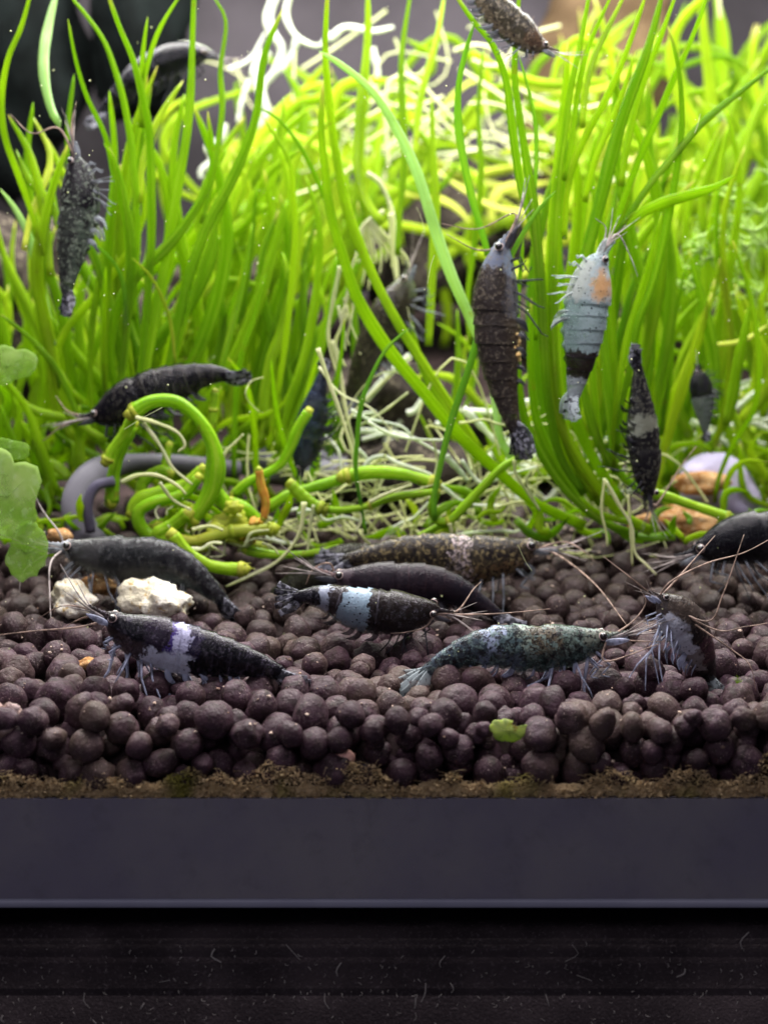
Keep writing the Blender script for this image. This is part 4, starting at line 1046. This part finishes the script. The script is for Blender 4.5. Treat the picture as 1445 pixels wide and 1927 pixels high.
def shrimp(label, pts, Y, mat, dorsal='up', fat=1.0, dY=0.0, roll=0.0, limb='grey', fan='fan_dark', legs=5, feet=None, feelers=(), wide=0.72, swim=5, detail=True, seed=0, feeler_mat='feeler', legscale=1.0, fan_spread=1.0, ridges=0.15):
    rr_ = random.Random(seed + 100)
    m_ = len(pts); P3 = [P(x, y, Y + dY * i / (m_ - 1)) for i, (x, y) in enumerate(pts)]
    N = 90 if detail else 40; SG = 28 if detail else 16
    c = spline(P3, N); L = sum((c[i + 1] - c[i]).length for i in range(N - 1))
    mid = c[N // 2]; lowest = min(c, key=lambda q: q.z)
    g = empty('shrimp', Vector((mid.x, mid.y, min(mid.z, lowest.z) - 0.1 * L)), label, 'shrimp', 'dwarf shrimps in the tank')
    fr = []
    for i in range(N):
        T = (c[min(N - 1, i + 1)] - c[max(0, i - 1)]).normalized(); D = T.cross(VIEW).normalized()
        if dorsal == 'up' and D.z < 0: D = -D
        if dorsal == 'down' and D.z > 0: D = -D
        if dorsal == 'left' and D.x > 0: D = -D
        if dorsal == 'right' and D.x < 0: D = -D
        Sd = T.cross(D).normalized()
        D2 = D * math.cos(roll) + Sd * math.sin(roll); S2 = T.cross(D2).normalized()
        fr.append((T, D2, S2))
    H = lambda t: prof(t) * L * fat
    vs = []; uv = []
    for i in range(N):
        t = i / (N - 1); T, D, Sd = fr[i]; h = H(t); wd = h * wide
        seg = 0.0
        if t > 0.40 and t < 0.90:
            s = (t - 0.40) / 0.083; fr_ = s - math.floor(s); seg = (0.085 * (fr_ ** 1.3) - 0.03 if fr_ < 0.92 else -0.06) * ridges
        lift = 0.028 * L * fat * max(0.0, 1 - t / 0.16) ** 1.0
        for k in range(SG):
            a = 2 * math.pi * k / SG; sa, ca = math.sin(a), math.cos(a)
            up = sa if sa > 0 else sa * 1.05
            squeeze = 1 - 0.35 * max(0, -sa) ** 2
            wob = 1 + seg + 0.02 * noise.noise(Vector((t * 14, k * .5, seed)))
            ser = 0.0
            if sa > 0.95 and t < 0.16: ser = 0.006 * L * (1 if (i % 2) else 0)
            if sa < -0.3 and 0.40 < t < 0.82: wob *= 1 + 0.10 * math.sin((t - .40) / .083 * 6.283)
            vs.append(c[i] + D * (h * up * wob * 0.98 + lift + ser) + Sd * (wd * ca * squeeze * wob))
            uv.append((t, 0.5 + 0.5 * sa))
    fs = []
    for i in range(N - 1):
        for k in range(SG):
            k2 = (k + 1) % SG; fs.append((i * SG + k, i * SG + k2, (i + 1) * SG + k2, (i + 1) * SG + k))
    fs.append(tuple(range(SG - 1, -1, -1))); fs.append(tuple((N - 1) * SG + k for k in range(SG)))
    mb = MB(); mb.add(vs, fs, uv); me = mb.mesh('body'); body = link('body', me, mat, g)
    me.update()
    def at(t, up=0.0, side=0.0):
        i = min(N - 1, max(0, int(t * (N - 1)))); T, D, Sd = fr[i]; lift = 0.028 * L * fat * max(0.0, 1 - t / 0.16)
        return c[i] + D * (up * H(t) + lift) + Sd * (side * H(t) * wide), T, D, Sd
    # head shell and the overlapping tail plates, open below, each with a free hind edge
    def shell(name, t0, t1, s0, s1, lobe, low):
        vs, fs, uv = [], [], []; NR, NA = (14 if name == 'head_shell' else 8), 22
        for i in range(NR + 1):
            for k in range(NA + 1):
                a = -low + (math.pi + 2 * low) * k / NA; sa, ca = math.sin(a), math.cos(a); dwn = max(0.0, -sa)
                t_ = t0 + (t1 + lobe * (dwn ** 0.7) - 0.25 * lobe * max(0, sa) - t0) * i / NR; x = i / NR
                f = min(N - 1.001, max(0, t_ * (N - 1))); q = int(f); w_ = f - q
                c_ = c[q].lerp(c[q + 1], w_); D_ = fr[q][1].lerp(fr[q + 1][1], w_); S_ = fr[q][2].lerp(fr[q + 1][2], w_)
                h = H(t_); lift = 0.028 * L * fat * max(0.0, 1 - t_ / 0.16); sc = s0 + (s1 - s0) * x ** 1.4
                up = sa if sa > 0 else sa * (1.12 if name == 'head_shell' else 1.18 + 0.10 * math.sin(x * 3.1))
                vs.append(c_ + D_ * (h * up * sc * 0.98 + lift) + S_ * (h * wide * ca * (1 - 0.25 * dwn ** 2) * sc)); uv.append((min(1, t_), 0.5 + 0.5 * max(-1, sa)))
        for i in range(NR):
            for k in range(NA): a_ = i * (NA + 1) + k; fs.append((a_, a_ + 1, a_ + NA + 2, a_ + NA + 1))
        mb = MB(); mb.add(vs, fs, uv); return link(name, mb.mesh(name), mat, g)
    if detail:
        shell('head_shell', 0.10, 0.405, 0.99, 1.075, 0.02, 0.75)
        for k in range(6): shell('tail_plate', 0.385 + k * 0.083, 0.475 + k * 0.083, 0.985, 1.075, 0.022, 0.85)
    # eyes on short stalks
    for sd in (-1, 1):
        p, T, D, Sd = at(0.135, 0.25, sd * 0.75); r = 0.019 * L * (0.8 + 0.2 * fat)
        out = (Sd * sd * 0.9 + D * 0.45 - T * 0.35).normalized()
        mb = MB(); tube(mb, [p - out * r * 0.6, p + out * r * 0.4, p + out * r * 0.9], lambda q: r * (0.5 + 0.2 * q), 8)
        st = link('eye_stalk', mb.mesh('stalk'), LM[limb], g)
        mb = MB(); lump(mb, p + out * r * 1.5, r, 2 if not detail else 3, 0.0); link('eye', mb.mesh('eye'), M['eye'], g)
        mb = MB(); v0 = p + out * r * 1.35; A = out.cross(T).normalized(); B = out.cross(A).normalized()
        tube(mb, [v0 + (A * math.cos(q) + B * math.sin(q)) * r * 0.98 for q in [k * 2 * math.pi / 16 for k in range(17)]], r * 0.16, 5, cap=False)
        link('eye_ring', mb.mesh('ring'), M['eye_ring'], g)
    # short feelers and mouth parts
    for k in range(6 if detail else 2):
        p, T, D, Sd = at(0.10, -0.2, (-1) ** k * 0.5); ln = L * rr_.uniform(0.16, 0.30); up = rr_.uniform(-0.25, 0.5)
        e = p - T * ln + D * ln * up + Sd * ln * 0.25 * (-1) ** k
        mb = MB(); tube(mb, spline([p + T * 0.03 * L, p - T * ln * .4 + D * ln * up * .2, e], 9), lambda q: L * 0.006 * (1.15 - q), 5)
        link('feeler', mb.mesh('feeler'), LM['feeler_pale'], g)
    for sd in (-1, 1):                                    # antennal scales
        p, T, D, Sd = at(0.13, -0.35, sd * 0.55)
        mb = MB(); tube(mb, spline([p + T * .02 * L, p - T * .05 * L + Sd * sd * .012 * L, p - T * 0.115 * L + Sd * sd * .018 * L], 8), lambda q: L * 0.017 * math.sin(0.35 + q * 2.6), 8, 0.35)
        link('antenna_scale', mb.mesh('scale'), LM[limb], g)
    for fp in feelers:                                    # long feelers traced from the photograph
        p0 = at(0.12, -0.1, -0.5)[0]; q3 = [p0] + [P(x, y, Y + dd) for x, y, dd in fp]
        mb = MB(); tube(mb, spline(q3, 26), lambda q: 2.2 * U(Y) * (1.15 - 0.85 * q), 5); link('antenna', mb.mesh('antenna'), LM[feeler_mat], g)
    # walking legs: three joints each
    for k in range(legs):
        for sd in (-1, 1):
            t = 0.19 + 0.045 * k; p, T, D, Sd = at(t, -0.85, sd * 0.45); l = L * 0.088 * legscale * rr_.uniform(0.6, 1.3); lean = (0.75 - 0.42 * k) * -1 + rr_.uniform(-.6, .6)
            k1 = p - D * l * 0.75 + Sd * sd * l * 0.55 + T * l * lean * 0.6
            if k < 2: k1 = p - D * l * 0.5 - T * l * 0.55 + Sd * sd * l * .2; k2 = k1 - D * l * 0.35 + T * l * 0.45; k3 = k2 - D * l * .15 - T * l * .35
            else: k2 = k1 - D * l * 0.85 + Sd * sd * l * 0.25 + T * l * lean * 0.9; k3 = k2 - D * l * 0.4 + T * l * lean * 0.15
            mb = MB(); tube(mb, spline([p + D * l * .3, k1], 4) + spline([k1, k2], 4)[1:] + spline([k2, k3], 3)[1:], lambda q: L * 0.0062 * (1.15 - 0.75 * q), 6)
            link('leg', mb.mesh('leg'), LM[limb], g)
    if feet:
        for (t, x1, y1, x2, y2) in feet:
            p = at(t, -0.8, -0.6)[0]
            mb = MB(); a_, b2 = P(x1, y1, Y - 0.12), P(x2, y2, Y - 0.16); tube(mb, spline([p, a_], 5) + spline([a_, b2], 6)[1:], lambda q: L * 0.0085 * (1.15 - 0.7 * q), 7)
            link('leg', mb.mesh('leg'), LM[limb], g)
    # swimmerets under the tail plates
    for k in range(swim):
        for sd in (-1, 1):
            t = 0.45 + 0.075 * k + rr_.uniform(-.02, .02); p, T, D, Sd = at(t, -0.8, sd * 0.5); l = H(t) * rr_.uniform(0.55, 0.95)
            mb = MB(); tube(mb, spline([p + D * l * .2, p - D * l * 0.5 + T * l * 0.25 + Sd * sd * l * .15, p - D * l * 0.85 + T * l * 0.75], 7), lambda q: l * 0.20 * math.sin(0.5 + q * 2.5), 7, 0.25, rr_.uniform(0, 1.2))
            link('swimmeret', mb.mesh('swimmeret'), LM[limb], g)
    # tail fan: middle piece and four blades
    p, T, D, Sd = at(0.95, 0, 0); fl = 0.17 * L * fan_spread
    for k, a in enumerate((-0.62, -0.30, 0.0, 0.30, 0.62)):
        d = (T * math.cos(a) + (Sd * 0.8 + D * 0.35).normalized() * math.sin(a)).normalized()
        mb = MB(); tube(mb, spline([p - T * .02 * L, p + d * fl * .5 - D * abs(a) * .03 * L, p + d * fl * (1.0 if k == 2 else 1.06)], 12), lambda q: fl * (0.10 + 0.09 * math.sin(min(1, q * 1.15) * 2.9)) * (0.75 if k == 2 else 1.0), 10, 0.18, rr_.uniform(-.4, .4))
        link('tail_blade', mb.mesh('blade'), M[fan], g)
    return g, at, fr, c


BK = (0.005, 0.0045, 0.007); BK2 = (0.012, 0.011, 0.014); DB = (0.016, 0.010, 0.010); WH = (0.60, 0.64, 0.78); PW = (0.50, 0.58, 0.62)
# 1 black and white, front left
shrimp('black and white banded shrimp standing on the pellets, front left, white belly and black tail',
       [(162, 1150), (205, 1168), (250, 1192), (310, 1212), (370, 1226), (430, 1238), (490, 1253), (540, 1272)], 1.5,
       shrimp_mat('shrimp_panda', [(0, DB), (.12, BK), (.30, (0.016, 0.010, 0.022)), (.42, (0.05, 0.03, 0.16)), (.45, (0.42, 0.42, 0.60)), (.51, (0.012, 0.008, 0.03)), (.58, BK)],
                  [(0, DB), (.22, (0.05, 0.035, 0.04)), (.32, WH), (.55, BK), (.85, BK2)], 0.46, 0.035, pale_tone=(0.15, 0.13, 0.18), speck_light=0.25, dots=0.25, splitw=0.05),
       fat=1.08, limb='blue', legs=5, feet=[(.20, 205, 1262, 180, 1300), (.24, 240, 1270, 228, 1325), (.30, 262, 1262, 261, 1275), (.34, 298, 1288, 345, 1332), (.48, 378, 1270, 392, 1292)],
       feelers=[[(150, 1180, -.1), (60, 1188, -.2), (-10, 1196, -.3)], [(180, 1150, 0), (120, 1140, 0), (70, 1165, 0)], [(170, 1160, 0), (140, 1170, .1), (115, 1185, .2)]], seed=1)
# 2 charcoal glassy
shrimp('charcoal grey see through shrimp above the white stones, facing left, humped back',
       [(78, 1030), (125, 1034), (180, 1046), (240, 1050), (300, 1052), (350, 1072), (392, 1105), (432, 1142)], 4.8,
       shrimp_mat('shrimp_charcoal', [(0, (0.40, 0.42, 0.46)), (.13, (0.05, 0.05, 0.05)), (.3, (0.018, 0.019, 0.020)), (.6, BK2)], [(0, (0.42, 0.45, 0.5)), (.15, (0.06, 0.06, 0.055)), (.55, (0.02, 0.03, 0.035))], 0.3, 0.03, speck_light=0.35, pale_tone=(0.16, 0.17, 0.17), glass=0.26),
       fat=0.96, limb='grey', feet=[(.18, 122, 1085, 108, 1120), (.24, 170, 1110, 178, 1150), (.32, 222, 1100, 218, 1150)],
       feelers=[[(85, 1045, -.1), (45, 1075, -.2), (35, 1120, -.3)], [(95, 1060, -.4), (94, 1130, -.8), (98, 1200, -1.2)], [(110, 1000, 0), (80, 960, .2), (58, 915, .4)], [(90, 1040, 0), (50, 1025, 0), (0, 1005, 0)]], seed=2, feeler_mat='feeler_pale')
# 3 black carapace
shrimp('shrimp with solid black head and icy white middle band, facing right at the centre front',
       [(852, 1160), (806, 1150), (765, 1153), (715, 1150), (668, 1142), (628, 1128), (590, 1122), (552, 1124)], 2.9,
       shrimp_mat('shrimp_saddle', [(0, DB), (.10, (0.016, 0.012, 0.011)), (.54, (0.26, 0.36, 0.44)), (.70, (0.022, 0.016, 0.016)), (.79, (0.30, 0.34, 0.42)), (.84, BK)],
                  [(0, DB), (.12, (0.02, 0.014, 0.012)), (.50, (0.22, 0.33, 0.35)), (.8, (0.12, 0.15, 0.17)), (.88, BK)], 0.22, 0.03, dots=0.9, speck_light=0.15, splitw=0.06),
       fat=1.28, wide=0.85, limb='dark', roll=-0.5, feet=[(.2, 800, 1190, 806, 1235), (.26, 762, 1200, 756, 1225), (.3, 758, 1208, 770, 1240)],
       feelers=[[(860, 1157, 0), (940, 1155, -.1), (1035, 1146, -.2)], [(860, 1150, 0), (890, 1110, .2), (905, 1095, .4)], [(800, 1180, -.1), (765, 1190, -.2), (735, 1192, -.2)]], seed=3)
# 4 plain dark blue-brown
shrimp('plain very dark shrimp with smooth arched back just behind the white banded one',
       [(590, 1078), (640, 1090), (690, 1094), (750, 1096), (810, 1098), (860, 1112), (905, 1138), (950, 1165)], 4.2,
       shrimp_mat('shrimp_plain', [(0, (0.20, 0.13, 0.12)), (.10, (0.05, 0.035, 0.045)), (.2, (0.014, 0.009, 0.014)), (.7, (0.010, 0.008, 0.013))], [(0, (0.1, .08, .08)), (.2, (0.010, 0.009, 0.016)), (.8, BK)], 0.3, 0.03, speck_light=0.12, pale_tone=(0.12, 0.07, 0.08), rough=0.32),
       fat=0.90, limb='dark', feelers=[[(620, 1060, 0), (590, 1070, .1), (575, 1100, .1)]], seed=4)
# 5 speckled brown with white band
shrimp('mottled brown shrimp with pale band and cream bars, facing right behind the dark arched one',
       [(1052, 1042), (1005, 1034), (950, 1046), (890, 1052), (830, 1046), (765, 1042), (700, 1048), (640, 1056)], 5.5,
       shrimp_mat('shrimp_mottled', [(0, (0.10, 0.08, 0.06)), (.15, (0.035, 0.028, 0.018)), (.42, (0.55, 0.46, 0.46)), (.50, (0.03, 0.024, 0.016)), (1, (0.02, 0.02, 0.015))],
                  [(0, (0.3, 0.22, 0.14)), (.2, (0.16, 0.10, 0.05)), (.42, (0.6, 0.5, 0.48)), (.52, (0.05, 0.04, 0.025)), (1, (0.02, 0.02, 0.015))], 0.4, 0.03, speck_dark=0.8, speck_light=0.7, pale_tone=(0.24, 0.19, 0.09), nsc=7),
       fat=0.97, limb='grey', seed=5, feelers=[[(1060, 1020, 0), (1095, 1035, -.2), (1125, 1062, -.3)], [(1050, 1045, -.2), (1120, 1100, -1.2), (1180, 1178, -2.2)]])
shrimp('dark olive shrimp half hidden at the left of the mottled one, tail on the pellets',
       [(720, 1025), (690, 1035), (655, 1046), (620, 1062), (580, 1085), (545, 1103), (515, 1122), (492, 1140)], 6.0,
       shrimp_mat('shrimp_olive', [(0, (0.03, 0.03, 0.02)), (1, (0.016, 0.022, 0.018))], [(0, (0.03, 0.03, 0.02)), (1, (0.016, 0.022, 0.018))], speck_light=0.5, pale_tone=(0.10, 0.11, 0.07)),
       fat=1.0, limb='dark', seed=6)
# 6 teal glassy
shrimp('glassy teal green speckled shrimp on the right pellets, facing right',
       [(1186, 1198), (1130, 1205), (1070, 1216), (1005, 1220), (945, 1216), (890, 1223), (840, 1243), (790, 1272)], 1.7,
       shrimp_mat('shrimp_teal', [(0, (0.18, 0.20, 0.16)), (.2, (0.09, 0.12, 0.10)), (.34, (0.11, 0.09, 0.06)), (.48, (0.28, 0.34, 0.28)), (.53, (0.07, 0.11, 0.12)), (.60, (0.34, 0.40, 0.55)), (.67, (0.05, 0.07, 0.09)), (.85, (0.06, 0.08, 0.11))],
                  [(0, (0.14, 0.18, 0.14)), (.2, (0.05, 0.09, 0.08)), (.5, (0.09, 0.12, 0.16)), (.58, (0.05, 0.08, 0.09)), (.66, (0.16, 0.20, 0.28)), (.72, (0.03, 0.05, 0.06)), (.9, (0.06, 0.08, 0.12))], 0.45, 0.04, speck_dark=0.65, speck_light=0.45, pale_tone=(0.25, 0.36, 0.33), glass=0.22, nsc=6, rough=0.22),
       fat=0.96, limb='blue', fan='fan_pale', feet=[(.28, 1078, 1275, 1082, 1312), (.38, 1030, 1275, 950, 1312), (.22, 1098, 1290, 1102, 1328)],
       feelers=[[(1230, 1208, -.1), (1255, 1207, -.1)], [(1140, 1245, -.2), (1240, 1212, -.2)], [(1190, 1170, .1), (1215, 1135, .2), (1205, 1110, .2)]], seed=7)
# 7 turned towards the glass at right
shrimp('black backed shrimp with pale grey side, rearing up at the right front on pale legs',
       [(1218, 1122), (1236, 1128), (1262, 1148), (1284, 1172), (1302, 1200), (1318, 1230), (1330, 1258), (1340, 1282)], 1.6,
       shrimp_mat('shrimp_rearing', [(0, DB), (.15, (0.05, 0.038, 0.032)), (.45, (0.018, 0.012, 0.012)), (.6, (0.05, 0.022, 0.03)), (.8, BK)], [(0, (0.05, .04, .04)), (.2, (0.50, 0.52, 0.60)), (.62, (0.24, 0.22, 0.22)), (.85, BK)], 0.38, 0.03, speck_light=0.3, pale_tone=(0.2, 0.16, 0.13), splitw=0.06, dots=0.3),
       dorsal='right', fat=1.62, roll=-0.35, dY=0.3, limb='blue', fan='fan_pale', legs=4, feet=[(.3, 1226, 1222, 1240, 1288), (.36, 1216, 1240, 1214, 1300), (.42, 1200, 1250, 1178, 1285), (.3, 1240, 1245, 1248, 1292)],
       feelers=[[(1190, 1090, 0), (1135, 1047, .1)], [(1262, 1095, 0), (1330, 1060, .2), (1400, 1040, .3), (1460, 1008, .4)], [(1260, 1105, .1), (1300, 1060, .3), (1345, 1008, .6)], [(1330, 1170, -.1), (1360, 1120, -.1), (1400, 1006, 0)], [(1345, 1185, -.1), (1400, 1180, -.1), (1450, 1172, -.1)], [(1380, 1225, -.1), (1412, 1255, -.2), (1422, 1300, -.2)]], seed=8)
# 8 right edge
shrimp('jet black shrimp cut off by the right edge, above the pellets, facing left',
       [(1272, 1058), (1318, 1040), (1370, 1020), (1430, 1010), (1490, 1012), (1550, 1022), (1610, 1040), (1650, 1060)], 5.0,
       shrimp_mat('shrimp_jet', [(0, BK), (1, BK)], [(0, (0.06, .07, .08)), (.15, BK), (1, (0.006, 0.014, 0.016))], 0.2, 0.02, speck_light=0.12, pale_tone=(0.12, 0.13, 0.13)),
       fat=1.12, limb='grey', seed=9, legscale=1.2)
# 9 black on the arch
shrimp('all black shrimp resting on the green arch at left, head down to the left',
       [(143, 792), (185, 784), (222, 766), (265, 746), (310, 728), (352, 714), (395, 704), (437, 706)], 6.9,
       shrimp_mat('shrimp_black', [(0, BK), (1, BK)], [(0, BK), (1, BK2)], 0.2, 0.02, speck_light=0.2, pale_tone=(0.16, 0.15, 0.13)),
       fat=1.2, limb='dark', seed=10, feelers=[[(130, 775, 0), (105, 745, .1)], [(120, 800, 0), (80, 830, .1)]])
# 10 vertical upper left
shrimp('black mottled shrimp hanging upright at upper left among the stems, head up',
       [(140, 262), (142, 290), (148, 330), (150, 380), (142, 430), (134, 480), (128, 520), (124, 560)], 6.6,
       shrimp_mat('shrimp_hanging', [(0, BK2), (.4, (0.03, 0.035, 0.03)), (1, BK2)], [(0, BK), (.4, (0.06, 0.08, 0.06)), (1, BK)], 0.4, 0.04, speck_light=0.7, speck_dark=0.5, pale_tone=(0.20, 0.24, 0.18)),
       dorsal='left', fat=1.1, limb='grey', swim=3, seed=11, feelers=[[(135, 235, 0), (144, 190, 0)], [(110, 240, 0), (60, 250, 0), (20, 215, .2)]], legscale=0.65)
# 11 vertical dark with yellow saddle
sh = shrimp('long dark brown shrimp hanging head up with a cream egg patch on its side',
       [(985, 432), (958, 450), (940, 490), (932, 560), (935, 640), (944, 710), (957, 770), (972, 820)], 5.6,
       shrimp_mat('shrimp_climbing', [(0, (0.10, 0.12, 0.16)), (.16, (0.10, 0.12, 0.17)), (.22, (0.025, 0.020, 0.018)), (1, (0.014, 0.010, 0.009))], [(0, (0.16, 0.2, 0.25)), (.25, (0.10, 0.10, 0.11)), (.45, (0.04, 0.03, 0.02)), (1, (0.014, 0.010, 0.009))], 0.3, 0.03, speck_light=0.5, pale_tone=(0.14, 0.12, 0.09)),
       dorsal='left', fat=0.92, limb='dark', seed=12, legscale=0.7, feelers=[[(970, 400, 0), (900, 430, .2), (830, 420, .3)], [(900, 470, 0), (840, 440, 0)]])
mb = MB()
for k in range(46): lump(mb, P(966 + R.uniform(-9, 9) , 648 + R.uniform(-32, 32), 5.5 + R.uniform(0, .15)), 0.045, 2, 0.1, 1, k)
t = NT('egg_cream'); link('egg_clutch', mb.mesh('eggs'), t.done(t.pbr(t.mix(t.noise(3, 2, vec=t.obj()), (0.60, 0.50, 0.26), (0.66, 0.40, 0.12)), 0.3, 0.5)), sh[0])
# 12 icy white with orange
sh = shrimp('icy white shrimp dotted with black, orange spot behind its head, black tail band',
       [(1148, 448), (1132, 475), (1118, 510), (1106, 565), (1098, 620), (1092, 675), (1084, 720), (1078, 755)], 5.3,
       shrimp_mat('shrimp_icy', [(0, (0.36, 0.44, 0.46)), (.40, (0.26, 0.34, 0.35)), (.70, (0.02, 0.014, 0.012)), (.86, (0.30, 0.34, 0.36))], [(0, (0.36, 0.44, 0.46)), (.16, (0.42, 0.46, 0.43)), (.40, (0.22, 0.31, 0.30)), (.70, (0.02, 0.014, 0.012)), (.86, (0.30, 0.34, 0.36))], 0.4, 0.03, dots=1.0, glass=0.30, nsc=6, blotch=(0.29, 0.74, 0.095, 0.26, (0.60, 0.30, 0.08))),
       dorsal='right', fat=1.2, swim=2, limb='pale', fan='fan_pale', seed=13, legscale=0.655, feelers=[[(1140, 430, 0), (1120, 410, 0)], [(1160, 440, 0), (1185, 480, 0), (1200, 520, 0)]], feeler_mat='feeler_pale')
# 13 head down at right
shrimp('dark shrimp hanging head down with pale grey waist band, beside the lilac stone',
       [(1222, 962), (1220, 930), (1216, 888), (1213, 845), (1210, 800), (1206, 755), (1202, 712), (1199, 680)], 5.9,
       shrimp_mat('shrimp_waist', [(0, BK2), (.55, (0.20, 0.21, 0.16)), (.64, BK2), (1, (0.05, 0.07, 0.06))], [(0, BK2), (.52, (0.26, 0.28, 0.22)), (.66, (0.03, 0.03, 0.03))], 0.3, 0.03, speck_light=0.5, pale_tone=(0.16, 0.16, 0.12)),
       dorsal='right', fat=1.02, roll=0.5, limb='dark', seed=14, feelers=[[(1235, 950, 0), (1280, 880, .2), (1310, 840, .3)]])
# 14 top
shrimp('dark brown mottled shrimp at the very top, tail reaching out of the picture',
       [(1050, 102), (1022, 90), (995, 72), (968, 48), (940, 22), (912, -8), (888, -36), (868, -62)], 6.0,
       shrimp_mat('shrimp_top', [(0, (0.08, 0.05, 0.03)), (.3, (0.04, 0.035, 0.022)), (1, (0.03, 0.028, 0.02))], [(0, (0.1, 0.08, 0.05)), (1, (0.06, 0.055, 0.04))], 0.3, 0.03, speck_light=0.7, speck_dark=0.4, pale_tone=(0.22, 0.19, 0.13)),
       dorsal='up', fat=1.15, limb='grey', seed=15, legscale=0.65, feelers=[[(1000, 100, 0), (985, 60, 0), (1005, 30, 0)]])
# 15.. blurred ones farther back
shrimp('black shrimp blurred at upper left with a glaring white outline along its back',
       [(418, 112), (385, 104), (345, 106), (305, 118), (268, 138), (235, 165), (210, 190), (185, 215)], 10.5, shrimp_mat('shrimp_far_black', [(0, BK), (1, BK)], [(0, BK), (1, BK)], rough=0.15),
       fat=1.05, limb='dark', seed=16, detail=False)
shrimp('blue black shrimp hanging head down behind the thin stems left of centre, out of focus',
       [(566, 905), (568, 880), (574, 845), (582, 810), (590, 775), (597, 745), (603, 720), (606, 700)], 7.3,
       shrimp_mat('shrimp_blue_black', [(0, (0.012, 0.016, 0.03)), (1, (0.02, 0.03, 0.06))], [(0, BK), (1, (0.02, 0.03, 0.06))], speck_light=0.2, pale_tone=(0.10, 0.14, 0.24)), dorsal='left', fat=1.3, limb='dark', seed=17, detail=False)
shrimp('small dark shrimp blurred behind the right stems, above the lilac stone',
       [(1312, 682), (1314, 698), (1316, 716), (1320, 738), (1323, 760), (1325, 782), (1326, 800), (1327, 815)], 7.7,
       shrimp_mat('shrimp_far_grey', [(0, BK), (.5, (0.10, 0.12, 0.11)), (1, (0.07, 0.09, 0.08))], [(0, BK), (.5, (0.10, 0.12, 0.11)), (1, (0.07, 0.09, 0.08))]), dorsal='left', fat=1.5, limb='dark', seed=18, detail=False)
shrimp('long brown black mottled shrimp blurred against the dark rock at the centre',
       [(776, 492), (768, 525), (752, 560), (733, 595), (713, 635), (692, 675), (673, 715), (655, 755)], 8.9,
       shrimp_mat('shrimp_mossy', [(0, (0.05, 0.06, 0.03)), (.2, (0.02, 0.016, 0.012)), (1, (0.012, 0.010, 0.008))], [(0, (0.08, 0.1, 0.05)), (.2, (0.03, 0.024, 0.018)), (1, (0.012, 0.010, 0.008))], speck_light=0.5, pale_tone=(0.12, 0.11, 0.07)), dorsal='left', fat=1.25, limb='grey', seed=19, detail=False)

# ---------------------------------------------------------------- specks and threads drifting in the water
b = MB()
for i in range(260):
    Y = R.uniform(0.3, 9); p = P(R.uniform(0, 1445), R.uniform(0, 1250), Y); lump(b, p, R.choice((0.9, 1.2, 1.8)) * U(Y), 1, 0.3, 1, i)
for i in range(9):
    Y = R.uniform(2.5, 8); x, y = R.uniform(0, 1445), R.uniform(60, 1240); a = R.uniform(0, 3.14); L = R.uniform(20, 90)
    tube(b, spline([P(x, y, Y), P(x + L * .5 * math.cos(a), y + L * .5 * math.sin(a) + R.uniform(-12, 12), Y), P(x + L * math.cos(a), y + L * math.sin(a), Y)], 8), 0.45 * U(Y), 4, cap=False)
prop(link('drifting_specks', b.mesh('specks'), M['cream']), kind='stuff')
